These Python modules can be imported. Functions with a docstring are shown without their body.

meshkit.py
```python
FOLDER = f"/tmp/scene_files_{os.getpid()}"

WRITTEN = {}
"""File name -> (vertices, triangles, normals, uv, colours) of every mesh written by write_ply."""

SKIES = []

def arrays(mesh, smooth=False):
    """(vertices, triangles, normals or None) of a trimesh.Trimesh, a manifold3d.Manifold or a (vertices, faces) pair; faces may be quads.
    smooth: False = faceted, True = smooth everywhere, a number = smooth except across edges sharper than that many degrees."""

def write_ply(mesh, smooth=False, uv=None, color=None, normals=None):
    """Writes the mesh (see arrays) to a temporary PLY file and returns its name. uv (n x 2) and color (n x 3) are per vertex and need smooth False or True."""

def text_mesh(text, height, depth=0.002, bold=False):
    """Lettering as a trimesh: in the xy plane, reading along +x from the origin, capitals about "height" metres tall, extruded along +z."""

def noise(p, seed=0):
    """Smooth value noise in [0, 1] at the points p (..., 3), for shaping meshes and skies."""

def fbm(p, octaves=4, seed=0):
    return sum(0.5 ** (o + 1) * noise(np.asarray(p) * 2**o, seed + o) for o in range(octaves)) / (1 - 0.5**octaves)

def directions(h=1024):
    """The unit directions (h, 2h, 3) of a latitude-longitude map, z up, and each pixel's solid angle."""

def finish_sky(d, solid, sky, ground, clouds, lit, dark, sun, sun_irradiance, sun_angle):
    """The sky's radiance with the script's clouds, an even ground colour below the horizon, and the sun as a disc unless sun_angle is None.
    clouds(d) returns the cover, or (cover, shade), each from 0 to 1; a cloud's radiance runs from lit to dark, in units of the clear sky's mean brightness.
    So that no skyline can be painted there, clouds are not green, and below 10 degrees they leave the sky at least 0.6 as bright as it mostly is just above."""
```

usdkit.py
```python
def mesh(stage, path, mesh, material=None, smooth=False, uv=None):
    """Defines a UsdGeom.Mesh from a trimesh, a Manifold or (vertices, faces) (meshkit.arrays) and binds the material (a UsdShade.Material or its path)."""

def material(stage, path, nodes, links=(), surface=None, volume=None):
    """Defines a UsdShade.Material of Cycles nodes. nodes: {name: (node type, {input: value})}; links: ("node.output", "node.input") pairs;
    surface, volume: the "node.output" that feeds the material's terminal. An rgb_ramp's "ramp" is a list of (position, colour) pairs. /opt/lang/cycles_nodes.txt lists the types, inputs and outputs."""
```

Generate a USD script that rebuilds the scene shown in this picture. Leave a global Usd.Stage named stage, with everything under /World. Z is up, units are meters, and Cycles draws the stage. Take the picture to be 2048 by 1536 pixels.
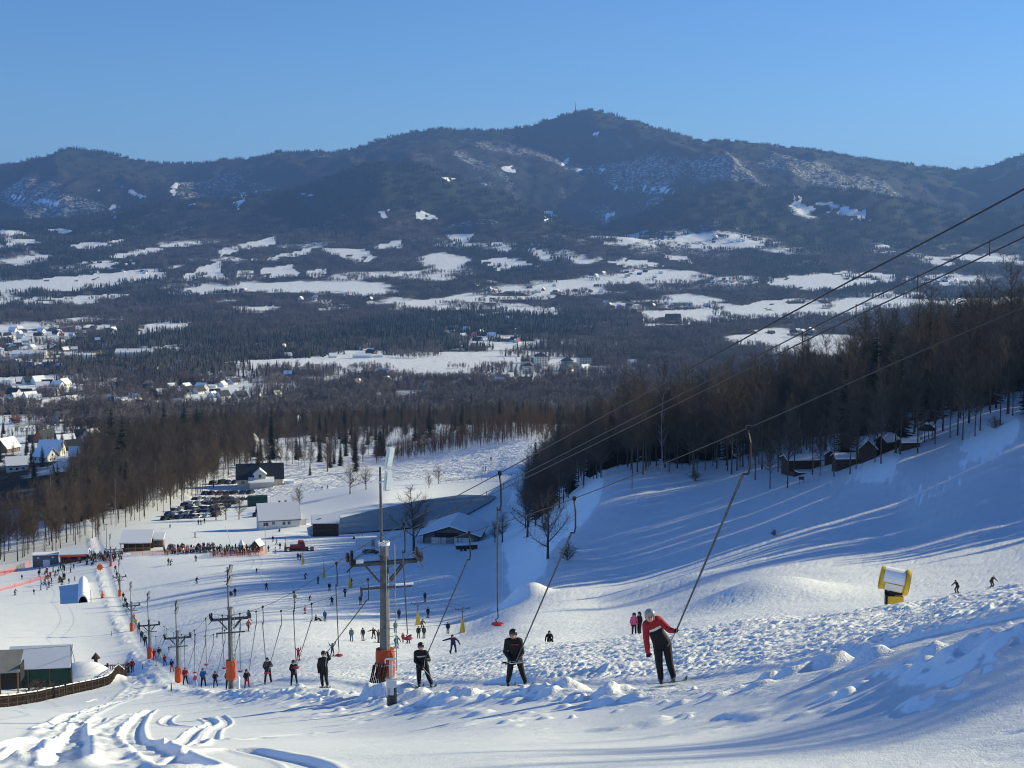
import math, random, numpy as np, trimesh, usdkit, meshkit
import manifold3d as m3
from scipy.interpolate import RBFInterpolator, RegularGridInterpolator, PchipInterpolator
from pxr import Usd, UsdGeom, UsdLux, UsdShade, Sdf, Gf, Vt

# ------------------------------------------------------------------ stage, camera, sky, sun, exposure
stage = Usd.Stage.CreateInMemory()
UsdGeom.SetStageUpAxis(stage, UsdGeom.Tokens.z)
UsdGeom.SetStageMetersPerUnit(stage, 1.0)
UsdGeom.Xform.Define(stage, '/World'); UsdGeom.Scope.Define(stage, '/World/Looks')
FPX = 3000.0                       # focal length in pixels of the 2048 px wide photograph
PITCH = math.radians(5.94)         # the camera looks down by this much
cam = UsdGeom.Camera.Define(stage, '/World/camera')
cam.CreateHorizontalApertureAttr(36.0); cam.CreateVerticalApertureAttr(27.0)
cam.CreateFocalLengthAttr(36.0 * FPX / 2048)
cam.CreateClippingRangeAttr(Gf.Vec2f(0.2, 60000))
cam.CreateExposureAttr(0.42)
cam.AddTranslateOp().Set(Gf.Vec3d(0, 0, 0)); cam.AddRotateXOp().Set(90 - math.degrees(PITCH))

SUN_AZ, SUN_EL = math.radians(67), math.radians(19.6)      # to the right of the viewing direction
SUN = np.array([math.sin(SUN_AZ) * math.cos(SUN_EL), math.cos(SUN_AZ) * math.cos(SUN_EL), math.sin(SUN_EL)])
sky = UsdLux.DomeLight.Define(stage, '/World/sky')
skym = usdkit.material(stage, '/World/Looks/sky_air', {
    's': ('sky_texture', {'sky_type': 'single_scattering', 'sun_disc': False, 'sun_elevation': SUN_EL, 'sun_rotation': SUN_AZ,
                          'altitude': 600.0, 'air_density': 1.0, 'aerosol_density': 0.3, 'ozone_density': 4.0}),
    'w': ('mix_color', {'blend_type': 'multiply', 'fac': 1.0, 'b': (0.51, 0.735, 1.02), 'use_clamp': False}),      # the cold white balance of the photograph
    'b': ('background_shader', {'strength': 0.095})}, [('s.color', 'w.a'), ('w.result', 'b.color')], surface='b.background')
UsdShade.MaterialBindingAPI.Apply(sky.GetPrim()).Bind(skym)
sky.GetPrim().SetCustomDataByKey('kind', 'structure')
sun = UsdLux.DistantLight.Define(stage, '/World/sun')
sun.CreateNormalizeAttr(True); sun.CreateIntensityAttr(1.25); sun.CreateAngleAttr(0.5); sun.CreateColorAttr(Gf.Vec3f(1.0, 0.92, 0.58))
sun.AddTransformOp().Set(Gf.Matrix4d().SetLookAt(Gf.Vec3d(0, 0, 0), Gf.Vec3d(*(-SUN)), Gf.Vec3d(0, 0, 1)).GetInverse())

rng = np.random.default_rng(7)
random.seed(7)

# ------------------------------------------------------------------ helpers
used = {}
def numbered(name, parent='/World'):
    k = parent + '/' + name
    n = used.get(k, 0); used[k] = n + 1
    return name if n == 0 else f'{name}_{n:03d}'
def tag(p, label=None, cat=None, group=None, kind=None):
    p = p.GetPrim() if hasattr(p, 'GetPrim') else p
    for k, v in (('label', label), ('category', cat), ('group', group), ('kind', kind)):
        if v: p.SetCustomDataByKey(k, v)
    return p
def thing(name, label, cat, loc=(0, 0, 0), rotz=0.0, group=None, scale=None):
    x = UsdGeom.Xform.Define(stage, '/World/' + numbered(name))
    x.AddTranslateOp().Set(Gf.Vec3d(*map(float, loc))); x.AddRotateZOp().Set(float(rotz))
    if scale is not None:
        x.AddScaleOp().Set(Gf.Vec3f(*([float(scale)] * 3 if np.ndim(scale) == 0 else map(float, scale))))
    return tag(x, label, cat, group)
def klass(name):
    return stage.CreateClassPrim('/_' + name) if False else UsdGeom.Xform(stage.CreateClassPrim('/World/_' + name)).GetPrim()
def copy_of(proto, name, label, cat, loc, rotz=0.0, group=None, scale=None):
    p = thing(name, label, cat, loc, rotz, group, scale)
    p.GetReferences().AddInternalReference(proto.GetPath()); p.SetInstanceable(True)
    return p
def obj(name, mesh, mat, parent=None, smooth=False, label=None):
    par = '/World' if parent is None else str((parent.GetPrim() if hasattr(parent, 'GetPrim') else parent).GetPath())
    m = usdkit.mesh(stage, par + '/' + numbered(name, par), mesh, mat, smooth=smooth)
    if label: m.GetPrim().SetCustomDataByKey('label', label)
    return m.GetPrim()
cat_ = trimesh.util.concatenate
def box(sx, sy, sz, c=(0, 0, 0), rz=0.0):
    b = trimesh.creation.box([sx, sy, sz])
    if rz: b.apply_transform(trimesh.transformations.rotation_matrix(rz, [0, 0, 1]))
    b.apply_translation(c); return b
def bar(a, b, r, r2=None, n=6, caps=True):
    """A tapered tube between two points."""
    return tube([a, b], [r, r if r2 is None else r2], n, caps)
def tube(pts, rad, n=6, caps=True):
    P = np.asarray(pts, float); k = len(P)
    R = np.broadcast_to(np.asarray(rad, float), (k,))
    T = np.gradient(P, axis=0); T /= np.maximum(np.linalg.norm(T, axis=1, keepdims=True), 1e-9)
    ref = np.array([0, 0, 1.0]) if abs(T[0, 2]) < 0.9 else np.array([1.0, 0, 0])
    V = []
    for i in range(k):
        a = np.cross(T[i], ref); na = np.linalg.norm(a)
        if na < 1e-3: a = np.cross(T[i], [0, 1.0, 0]); na = np.linalg.norm(a)
        a /= na; b = np.cross(T[i], a)
        th = np.arange(n) * 2 * np.pi / n
        V.append(P[i] + R[i] * (np.cos(th)[:, None] * a + np.sin(th)[:, None] * b))
    V = np.vstack(V); F = []
    for i in range(k - 1):
        for j in range(n):
            a, b = i * n + j, i * n + (j + 1) % n
            F += [[a, a + n, b], [b, a + n, b + n]]
    if caps:
        V = np.vstack([V, P[0], P[-1]])
        for j in range(n):
            F += [[k * n, j, (j + 1) % n], [k * n + 1, (k - 1) * n + (j + 1) % n, (k - 1) * n + j]]
    return trimesh.Trimesh(V, np.array(F)[:, ::-1], process=False)
def prism(poly, x0, x1, axis='x'):
    """A closed prism over a polygon of 2-D points; axis x: points are (y, z); axis y: points are (x, z); axis z: points are (x, y)."""
    from shapely.geometry import Polygon
    m = trimesh.creation.extrude_polygon(Polygon(poly), x1 - x0, engine='earcut')
    V = m.vertices.copy(); V[:, 2] += x0
    if axis == 'x': V = V[:, [2, 0, 1]]
    elif axis == 'y': V = V[:, [0, 2, 1]]
    m2 = trimesh.Trimesh(V, m.faces, process=False)
    if m2.volume < 0: m2.invert()
    return m2

def mat(name, color, rough=0.7, vary=0.15, scale=3.0, bump=0.0, bscale=20.0, metal=0.0, spec=0.3, rand=0.0):
    """A matt procedural material: noise in the colour, optional relief, optional variation between copies."""
    c = np.array(color, float)
    n = {'g': ('texture_coordinate', {}), 'n': ('noise_texture', {'scale': scale, 'detail': 4.0, 'roughness': 0.6}),
         'r': ('rgb_ramp', {'ramp': [(0.3, c * (1 - vary)), (0.7, np.clip(c * (1 + vary), 0, 0.95))]}),
         'p': ('principled_bsdf', {'roughness': rough, 'metallic': metal, 'specular_ior_level': spec})}
    l = [('g.object', 'n.vector'), ('n.fac', 'r.fac')]
    out = 'r.color'
    if rand:
        n['o'] = ('object_info', {}); n['mr'] = ('map_range', {'from_min': 0.0, 'from_max': 1.0, 'to_min': 1 - rand, 'to_max': 1 + rand})
        n['h'] = ('hsv', {'hue': 0.5, 'saturation': 1.0, 'fac': 1.0})
        l += [('o.random', 'mr.value'), ('mr.result', 'h.value'), ('r.color', 'h.color')]; out = 'h.color'
    l.append((out, 'p.base_color'))
    if bump:
        n['n2'] = ('noise_texture', {'scale': bscale, 'detail': 3.0}); n['b'] = ('bump', {'strength': bump, 'distance': 0.02})
        l += [('g.object', 'n2.vector'), ('n2.fac', 'b.height'), ('b.normal', 'p.normal')]
    return usdkit.material(stage, '/World/Looks/' + name, n, l, surface='p.BSDF')

# ------------------------------------------------------------------ terrain
CP, SP = math.cos(PITCH), math.sin(PITCH)
def ray(px, py):
    """(x/Y, z/Y) of the viewing ray through a pixel of the photograph."""
    yc = -(np.asarray(py, float) - 768) / FPX
    fw = CP + yc * SP
    return (np.asarray(px, float) - 1024) / FPX / fw, (-SP + yc * CP) / fw
def pix(x, Y, z):
    x, Y, z = (np.asarray(v, float) for v in (x, Y, z))
    f = Y * CP - z * SP; up = Y * SP + z * CP
    return 1024 + FPX * x / f, 768 - FPX * up / f

near = {  # measured along columns of the photograph: (distance, row)
    0: [(16,1536),(31,1478),(60,1440),(100,1420),(150,1408),(200,1330),(260,1265),(320,1210),(380,1160),(420,1130),(500,1065),(600,1010),(700,960)],
    250: [(15,1536),(30,1482),(60,1440),(100,1412),(150,1385),(195,1350),(250,1275),(310,1213),(340,1180),(380,1135),(405,1108),(450,1075),(520,1030),(600,985),(700,930)],
    500: [(14.5,1536),(30,1480),(60,1425),(85,1398),(107,1374),(130,1352),(165,1315),(212,1265),(260,1220),(310,1180),(350,1145),(400,1103),(450,1070),(480,1052),(520,1025),(600,985),(700,925)],
    768: [(14,1536),(30,1475),(50,1415),(59,1388),(75,1362),(100,1340),(146,1310),(212,1270),(260,1212),(310,1160),(360,1120),(400,1098),(430,1080),(458,1062),(515,994),(600,955),(700,915)],
    1024: [(13,1536),(25,1466),(37,1398),(44.4,1367),(60,1335),(85,1305),(120,1290),(146,1283),(200,1240),(240,1200),(270,1165),(300,1130),(340,1098),(390,1075),(458,1040),(515,990),(560,950),(620,895),(700,865)],
    1200: [(12.7,1536),(25,1455),(35,1383),(43,1350),(60,1308),(75,1283),(100,1293),(150,1278),(190,1240),(225,1200),(250,1150),(272,1110),(297,1045),(325,985),(341,962),(420,935),(500,905),(600,870),(700,850)],
    1320: [(12.6,1536),(24,1440),(33.6,1365),(45,1325),(60,1290),(75,1268),(100,1280),(150,1262),(190,1225),(225,1180),(252,1130),(276,1080),(306,1010),(335,952),(420,915),(500,880),(600,850),(700,825)],
    1500: [(12.5,1536),(20.5,1440),(24.7,1384),(27.9,1352),(40,1312),(55,1266),(68,1243),(85,1262),(120,1262),(160,1225),(190,1180),(225,1130),(254,1080),(290,1010),(322,945),(340,928),(410,890),(500,850),(600,830),(700,815)],
    1800: [(12,1536),(16,1430),(20.4,1332),(23,1292),(35,1262),(50,1230),(62,1216),(75,1238),(110,1250),(150,1215),(180,1180),(207,1135),(233,1080),(259,1000),(283,915),(295,895),(350,850),(430,815),(520,795),(700,790)],
    2048: [(11.5,1536),(14.5,1400),(17.8,1277),(20.1,1237),(28,1217),(40,1194),(55,1180),(70,1203),(110,1218),(150,1188),(180,1150),(208,1100),(236,1030),(262,920),(278,842),(315,812),(380,770),(480,750),(700,770)],
}
pts, val = [], []
def ctl(u, d, z):
    pts.append((u * 6.0, math.log(d) * 1.6)); val.append((z + 1.7) / d)
for px, col in near.items():
    for d, y in col:
        u, t = ray(px, y); ctl(u, d, t * d)
for px, off in ((0, -1), (2048, 1)):          # the land goes on outside the frame
    for d, y in near[px][::2]:
        u, t = ray(px, y)
        k = 0.055 if d < 150 else (0.085 if off > 0 and d < 600 else 0.03)
        for du in (0.3, 0.8): ctl(u + off * du, d, t * d + off * du * d * k)
for u in (-1.1, -0.35, 0, 0.35, 1.1):
    ctl(u, 1.0, -1.7 - 0.2 + u * 0.1); ctl(u, 5.0, -1.7 - 1.15 + u * 5 * 0.13)
LIFT0, LIFTS = (-5.2, 59.0), -0.312            # the drag lift: x = -5.2 - 0.312 (Y - 59)
def lift_x(Y): return LIFT0[0] + LIFTS * (Y - LIFT0[1])
RIDE = 0.7                                     # the riders' track, right of the middle line
for px, d, y in ((391,146,1372),(371,157,1367),(344,173,1343),(318,197,1317),(290,235,1288),(277,255,1265),(648,75.9,1364),(590,85,1366),(535,96,1366),(850,55,1372),(905,146,1306),(600,330,1160),(900,300,1150),(930,215,1265),(1095,272,1118)):
    u, t = ray(px, y); ctl(u, d, t * d)
rbf = RBFInterpolator(np.array(pts), np.array(val), kernel='thin_plate_spline', smoothing=2e-5)
def base_near(u, Y):
    sh = np.broadcast(u, Y).shape
    q = np.stack([np.broadcast_to(u, sh).ravel() * 6.0, np.log(np.broadcast_to(Y, sh).ravel()) * 1.6], 1)
    return (rbf(q).reshape(sh)) * Y - 1.7

def curve(pts_):
    p = np.array(pts_, float); return lambda px: np.interp(px, p[:, 0], p[:, 1])
ridge_front = curve([(-800,440),(0,452),(150,440),(250,425),(330,405),(400,398),(500,388),(600,385),(650,368),(720,345),(770,338),(830,343),(900,365),(980,398),(1060,438),(1130,460),(1200,462),(1280,432),(1350,385),(1420,362),(1460,358),(1520,370),(1600,378),(1700,386),(1780,402),(1880,430),(1960,440),(2048,425),(2900,380)])
ridge_main = curve([(-1500,380),(-600,350),(0,333),(60,322),(110,313),(150,308),(190,305),(225,309),(260,316),(310,328),(400,328),(470,322),(540,318),(600,310),(660,307),(720,301),(760,284),(820,266),(880,259),(940,262),(1000,262),(1060,255),(1100,242),(1130,233),(1150,229),(1175,227),(1200,231),(1240,243),(1300,258),(1340,267),(1380,280),(1440,290),(1540,297),(1620,299),(1660,307),(1700,317),(1800,330),(1860,337),(1900,344),(1945,348),(1975,342),(2000,333),(2048,317),(2300,280),(3200,300)])
UF = np.concatenate([np.linspace(-1.35, -0.38, 60, endpoint=False), np.linspace(-0.38, 0.38, 520, endpoint=False), np.linspace(0.38, 1.35, 61)])
def far_profile(U, Y):
    """Heights of valley and mountains on the grid U x Y (Y from 560 m on)."""
    px = 1024 + U * FPX * 0.995
    rows = []      # (distance, height) per column
    for d in (520.0, 600.0, 690.0):
        rows.append((d, base_near(U, np.full_like(U, d))))
    def line(d, y):
        _, t = ray(px, y); rows.append((d, t * d))
    r = np.clip((px - 1000) / 600, 0, 1)
    line(1000., np.interp(px, [0, 500, 1024, 1300], [892, 868, 842, 850]))
    line(1500., 815 + 0 * px); line(2200., 735 + 0 * px); line(3000., 676 + 0 * px); line(4000., 617 + 0 * px)
    line(5000., np.interp(px, [0, 1024, 2048], [548, 552, 556])); line(6100., np.interp(px, [0, 700, 1300, 2048], [470, 472, 476, 486]))
    fr, mn = ridge_front(px), ridge_main(px)
    line(7300., fr); line(7750., fr + 40); line(8500., fr + 0.50 * (mn - fr)); line(9200., fr + 0.85 * (mn - fr)); line(9800., mn)
    rows.append((11500., rows[-1][1] - 260)); rows.append((14500., rows[-1][1] - 500))
    D = np.array([a for a, _ in rows]); Z = np.stack([b for _, b in rows])
    return PchipInterpolator(np.log(D), Z, axis=0)(np.log(Y)).T       # (U, Y)
def ridged(x, y, seed):
    return 1 - 2 * np.abs(meshkit.fbm(np.stack([x, y, 0 * x], -1), 4, seed) - 0.5)
YF = np.concatenate([np.geomspace(560, 1500, 70, endpoint=False), np.geomspace(1500, 6000, 150, endpoint=False), np.geomspace(6000, 9900, 170, endpoint=False), np.geomspace(9900, 14400, 14)])
ZF = far_profile(UF, YF)
XX, YY = UF[:, None] * YF[None, :], np.broadcast_to(YF[None, :], (len(UF), len(YF)))
bump_v = np.interp(YF, [700, 1500, 5000, 6200], [0, 1, 1, 2.0])[None]
ZF = ZF + bump_v * 9 * (meshkit.fbm(np.stack([XX / 420, YY / 420, 0 * XX], -1), 3, 5) - 0.5)
spur = np.interp(YF, [5600, 6800, 7150, 7300, 7450, 8300, 9300, 9750, 9800], [0, 1, .6, 0.05, .8, 1, 1, 0.1, 0.0])[None]
ZF = ZF + spur * 230 * (ridged(XX / 1150 + YY / 5200, YY / 3000, 3) - 0.72)
ZF = ZF + spur * 75 * (ridged(XX / 330, YY / 520, 13) - 0.7)

# pond: a level sheet of ice behind the hall
POND_Z, POND_R = -93.5, None
pond_poly = [(640, 1068), (700, 1062), (860, 1048), (900, 1036), (960, 1004), (976, 993), (930, 992), (850, 1003), (760, 1022), (690, 1040), (640, 1052)]
pond_xy = []
for px, py in pond_poly:
    u, t = ray(px, py); Yp = POND_Z / t; pond_xy.append((u * Yp, Yp))
from shapely.geometry import Polygon, LineString, Point
from shapely import prepare, contains_xy, distance, points as shp_points
PONDP = Polygon(pond_xy)

def seg_dist(x, y, poly):
    """Distance to a polyline, the signed side, and the arc length along it."""
    best = np.full(x.shape, 1e9); side = np.zeros(x.shape); along = np.zeros(x.shape); s0 = 0.0
    for (ax, ay), (bx, by) in zip(poly[:-1], poly[1:]):
        dx, dy = bx - ax, by - ay; L = math.hypot(dx, dy)
        if L < 1e-6: continue
        t = np.clip(((x - ax) * dx + (y - ay) * dy) / L**2, 0, 1)
        dd = np.hypot(x - ax - t * dx, y - ay - t * dy)
        m = dd < best
        best = np.where(m, dd, best); side = np.where(m, np.sign((x - ax) * dy - (y - ay) * dx), side); along = np.where(m, s0 + t * L, along)
        s0 += L
    return best, side, along
def base_hit(px, py, lo=8, hi=690):
    """Where the ray through a pixel first meets the smooth hillside."""
    u, t = ray(px, py); Y = np.geomspace(lo, hi, 1500)
    z = base_near(np.full_like(Y, float(u)), Y); k = np.argmax(z >= t * Y)
    return float(u * Y[k]), float(Y[k])
def smooth_line(p, n=40):
    p = np.array(p, float); s = np.r_[0, np.cumsum(np.linalg.norm(np.diff(p, axis=0), axis=1))]
    f = PchipInterpolator(s, p); return f(np.linspace(0, s[-1], n))
tracks = []   # (polyline in plan, half width, depth, lip, churn)
def track(pxs, w, depth, lip, churn=0.0, n=30):
    q = [base_hit(a, b) for a, b in smooth_line(pxs, n)]
    tracks.append((q, w, depth, lip, churn))
track([(301,1421),(285,1432),(268,1453),(263,1473),(290,1490),(328,1512),(376,1536)], 0.26, 0.13, 0.05)
track([(328,1510),(410,1501),(478,1498),(547,1508),(608,1521),(632,1538)], 0.20, 0.07, 0.015)
track([(160,1447),(152,1465),(147,1484),(137,1507),(133,1537)], 0.22, 0.12, 0.04)
track([(239,1405),(190,1419),(150,1438),(128,1455),(110,1485),(92,1515),(78,1538)], 0.5, 0.05, 0.05, 0.16)
track([(278,1428),(240,1450),(222,1470),(225,1490),(250,1510),(296,1538)], 0.42, 0.05, 0.05, 0.15)
track([(402,1455),(380,1472),(352,1490),(372,1492),(400,1480)], 0.16, 0.06, 0.04)
track([(345,1432),(330,1442),(345,1452),(400,1455),(425,1446),(408,1436)], 0.18, 0.05, 0.04)
track([(440,1432),(452,1445),(430,1462),(420,1478)], 0.16, 0.035, 0.03)
track([(-40,1528),(51,1490),(109,1480)], 0.25, 0.08, 0.04)
track([(-40,1535),(20,1522),(55,1492)], 0.2, 0.07, 0.03)
track([(85,1460),(147,1432),(191,1419),(239,1405),(342,1391)], 0.25, 0.06, 0.05)
track([(170,1452),(190,1440),(205,1437),(196,1444)], 0.15, 0.06, 0.03)
track([(180,1403),(200,1396),(240,1394),(330,1378)], 0.3, 0.08, 0.05)
track([(250,1400),(262,1385),(275,1370),(262,1356),(258,1345)], 0.8, 0.06, 0.05, 0.2)
track([(390,1482),(470,1478),(560,1470),(680,1462)], 0.3, 0.03, 0.0, 0.10)
VX = math.hypot(LIFTS, 1)
lumps = []   # individual heaps in the field: (x, Y, radius, height)
rl = np.random.default_rng(21)
def heap(px, py, r, h):
    x, Y = base_hit(px, py); lumps.append((x, Y, r, h))
for px, py, r, h in ((770,1392,.95,.55),(800,1388,.7,.4),(830,1392,.5,.25),(1655,1322,.8,.42),(1585,1345,.6,.33),(1540,1352,.4,.25),(1740,1318,.6,.3),(1860,1310,.4,.2),(1905,1316,.5,.14),
                     (1090,1440,.3,.12),(1010,1448,.3,.10),(1150,1392,.35,.2),(1520,1372,.5,.16),(1690,1390,.28,.2),(1655,1395,.3,.1),(1840,1338,.3,.16),(1230,1398,.4,.18),(960,1432,.3,.1),(890,1410,.4,.16),
                     (1970,1288,.5,.2),(1330,1405,.22,.12),(1440,1392,.3,.12),(1600,1430,.3,.08),(1370,1430,.3,.07)):
    heap(px, py, r, h)
for _ in range(170):
    a = rl.uniform(-60, 44); off = rl.normal(-1.7, 0.7)
    Yl = 59 + a; xl = lift_x(Yl) + off
    if Yl > 14: lumps.append((xl, Yl, rl.uniform(.10, .36), rl.uniform(.04, .16)))
def detail(x, Y):
    """Relief of the snow on the hillside, by place."""
    out = np.zeros(x.shape)
    s = (x - lift_x(Y)) / VX - 0.0                       # to the right of the lift's middle line
    p = np.stack([x, Y, 0 * x], -1)
    fade = np.clip((480 - Y) / 200, 0, 1)
    # gentle unevenness everywhere
    out += 0.16 * (meshkit.fbm(p / 7.0, 3, 1) - .5) * np.clip(Y / 30, .25, 1.0) * fade
    # near-side snow bank of the track, lumpy
    f1 = meshkit.fbm(p / 1.15, 4, 2); f2 = meshkit.fbm(p / 0.42, 3, 4)
    bank = np.exp(-((s + 1.45) / 0.75) ** 2)
    gap = np.clip((meshkit.fbm(p / 4.0, 2, 9) - .33) * 4, 0.1, 1)
    tall = np.interp(Y, [12, 20, 34, 60, 100, 200, 330], [0.20, .22, .28, .28, .26, .26, .26])
    blk = np.clip((f1 - .40) * 7, 0, 1); blk = blk * blk * (3 - 2 * blk); blk2 = np.clip((meshkit.fbm(p / .55, 2, 23) - .48) * 7, 0, 1); blk2 = blk2 * blk2 * (3 - 2 * blk2)
    out += bank * gap * tall * (.22 + .50 * blk + .34 * blk2 + .25 * (f2 - .5))
    # scattered crumbs on the camera's side of the bank
    crumbs = np.clip((f1 - .60) * 6, 0, 1) * np.exp(-((s + 3.2) / 1.5) ** 2)
    out += 0.07 * crumbs * (Y < 130)
    # ride track: trodden, a little lower
    out -= 0.10 * np.exp(-((s - RIDE) / 0.75) ** 4)
    # churned piste right of the lift
    right = np.clip((s - 1.3) / 1.2, 0, 1) * np.clip((330 - Y) / 200, 0, 1)
    edge = np.interp(Y, [0, 40, 62, 80, 400], [40, 40, 46, 60, 120])
    ch = meshkit.fbm(p / np.array([0.70, 1.0, 1]), 4, 6); ch2 = meshkit.fbm(p / np.array([.24, .34, 1]), 3, 8)
    out += right * ((ch - .5) * .13 + (.72 - 2 * np.abs(ch2 - .5)) * .13 * (.4 + 1.2 * np.clip(ch, .2, .8))) * np.interp(Y, [0, 75, 130], [1, 1, .45])
    big = meshkit.noise(p / np.array([9, 6, 1.]), 14)
    out += right * np.clip((big - .64) * 1.6, 0, .5) * .55
    # carved lines across the far piste
    w = meshkit.noise(p / np.array([16, 5.0, 1.]) + 3, 17)
    out -= 0.05 * np.exp(-((np.abs((w * 9) % 1 - .5)) / .06) ** 2) * np.clip((Y - 90) / 60, 0, 1) * (s > 1) * fade
    # left of the lift: smooth powder with wind ripples
    left = np.clip((-s - 2) / 2, 0, 1)
    out += left * 0.02 * (meshkit.fbm(p / np.array([1.8, 1.5, 1.]), 3, 11) - .5) * fade
    for lx, lY, r, h in lumps:
        h, r = (h * .55, r * .5) if lY < 29 else (h, r)
        m = (np.abs(Y - lY) < 3 * r) & (np.abs(x - lx) < 3 * r)
        if m.any():
            d2 = ((x[m] - lx) ** 2 + (Y[m] - lY) ** 2) / r ** 2
            out[m] += h * np.exp(-d2 ** 2.2) * (0.75 + .5 * f2[m])
    for q, w, dep, lip, churn in tracks:
        q = np.asarray(q); lo, hi = q.min(0) - 1.5, q.max(0) + 1.5
        m = (x > lo[0]) & (x < hi[0]) & (Y > lo[1]) & (Y < hi[1])
        if not m.any(): continue
        d, side, al = seg_dist(x[m], Y[m], q)
        o = -dep * np.exp(-(d / w) ** 6) + lip * np.exp(-((d - 1.35 * w) / (.35 * w)) ** 2)
        if churn: o = o + churn * np.exp(-(d / (1.1 * w)) ** 4) * (np.clip((f1[m] - .35) * 2.2, 0, 1) * .9 + (f2[m] - .5) * 1.1)
        out[m] += o
    return out
mounds = []
def mound(px, py, rx, ry, h):
    x, Y = base_hit(px, py); mounds.append((x, Y, rx, ry, h))
mound(1052, 1196, 3.4, 3.0, 2.3)      # heap of snow on the piste
mound(1330, 1178, 9, 7, 1.2); mound(1540, 1185, 8, 10, 1.6); mound(1225, 1345, .9, .7, .3)
mounds.append((-.2925 * 181, 181.0, 4.0, 3.2, 3.1))
YN = np.concatenate([np.geomspace(1.2, 11, 26, endpoint=False), np.geomspace(11, 28, 150, endpoint=False), np.geomspace(28, 80, 420, endpoint=False), np.geomspace(80, 200, 150, endpoint=False), np.geomspace(200, 480, 120, endpoint=False), np.geomspace(480, 575, 16)])
UN = np.concatenate([np.linspace(-1.35, -0.36, 46, endpoint=False), np.linspace(-0.36, 0.36, 730, endpoint=False), np.linspace(0.36, 1.35, 47)])
def ground_grid(U, Y):
    Ug, Yg = np.meshgrid(U, Y, indexing='ij')
    z = base_near(Ug, Yg); x = Ug * Yg
    return x, Yg, z
XN, YG, ZN = ground_grid(UN, YN)
for mx, mY, rx, ry, h in mounds:
    q = ((XN - mx) / rx) ** 2 + ((YG - mY) / ry) ** 2
    ZN += h * np.exp(-q ** 1.3)
ZN += detail(XN, YG)
pond_d = distance(shp_points(XN[:, -180:], YG[:, -180:]), PONDP)
kk = np.clip(1 - pond_d / 14.0, 0, 1); kk = kk * kk * (3 - 2 * kk)
ZN[:, -180:] = ZN[:, -180:] * (1 - kk) + (POND_Z - 0.5) * kk
_gn = RegularGridInterpolator((UN, np.log(YN)), ZN, bounds_error=False, fill_value=None)
_gf = RegularGridInterpolator((UF, np.log(YF)), ZF, bounds_error=False, fill_value=None)
def ground(x, Y):
    x, Y = np.asarray(x, float), np.asarray(Y, float)
    Yc = np.maximum(Y, 1.2); q = np.stack([np.clip(x / Yc, -1.35, 1.35), np.log(Yc)], -1)
    return np.where(Yc < 570, _gn(q), _gf(q))
def at(px, py, lo=9.0, hi=9900.0):
    """The point of the ground seen through a pixel."""
    u, t = ray(px, py); Y = np.geomspace(lo, hi, 3000); z = ground(u * Y, Y)
    k = int(np.argmax(z >= t * Y))
    return np.array([u * Y[k], Y[k], z[k]])
def on(px, Y):
    """The point of the ground at distance Y in the column of a pixel (its row only bends the column slightly)."""
    x = (px - 1024) / FPX / CP * Y
    for _ in range(3):
        z = float(ground(x, Y)); x = (px - 1024) / FPX * (Y * CP - z * SP)
    return np.array([x, Y, float(ground(x, Y))])

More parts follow.
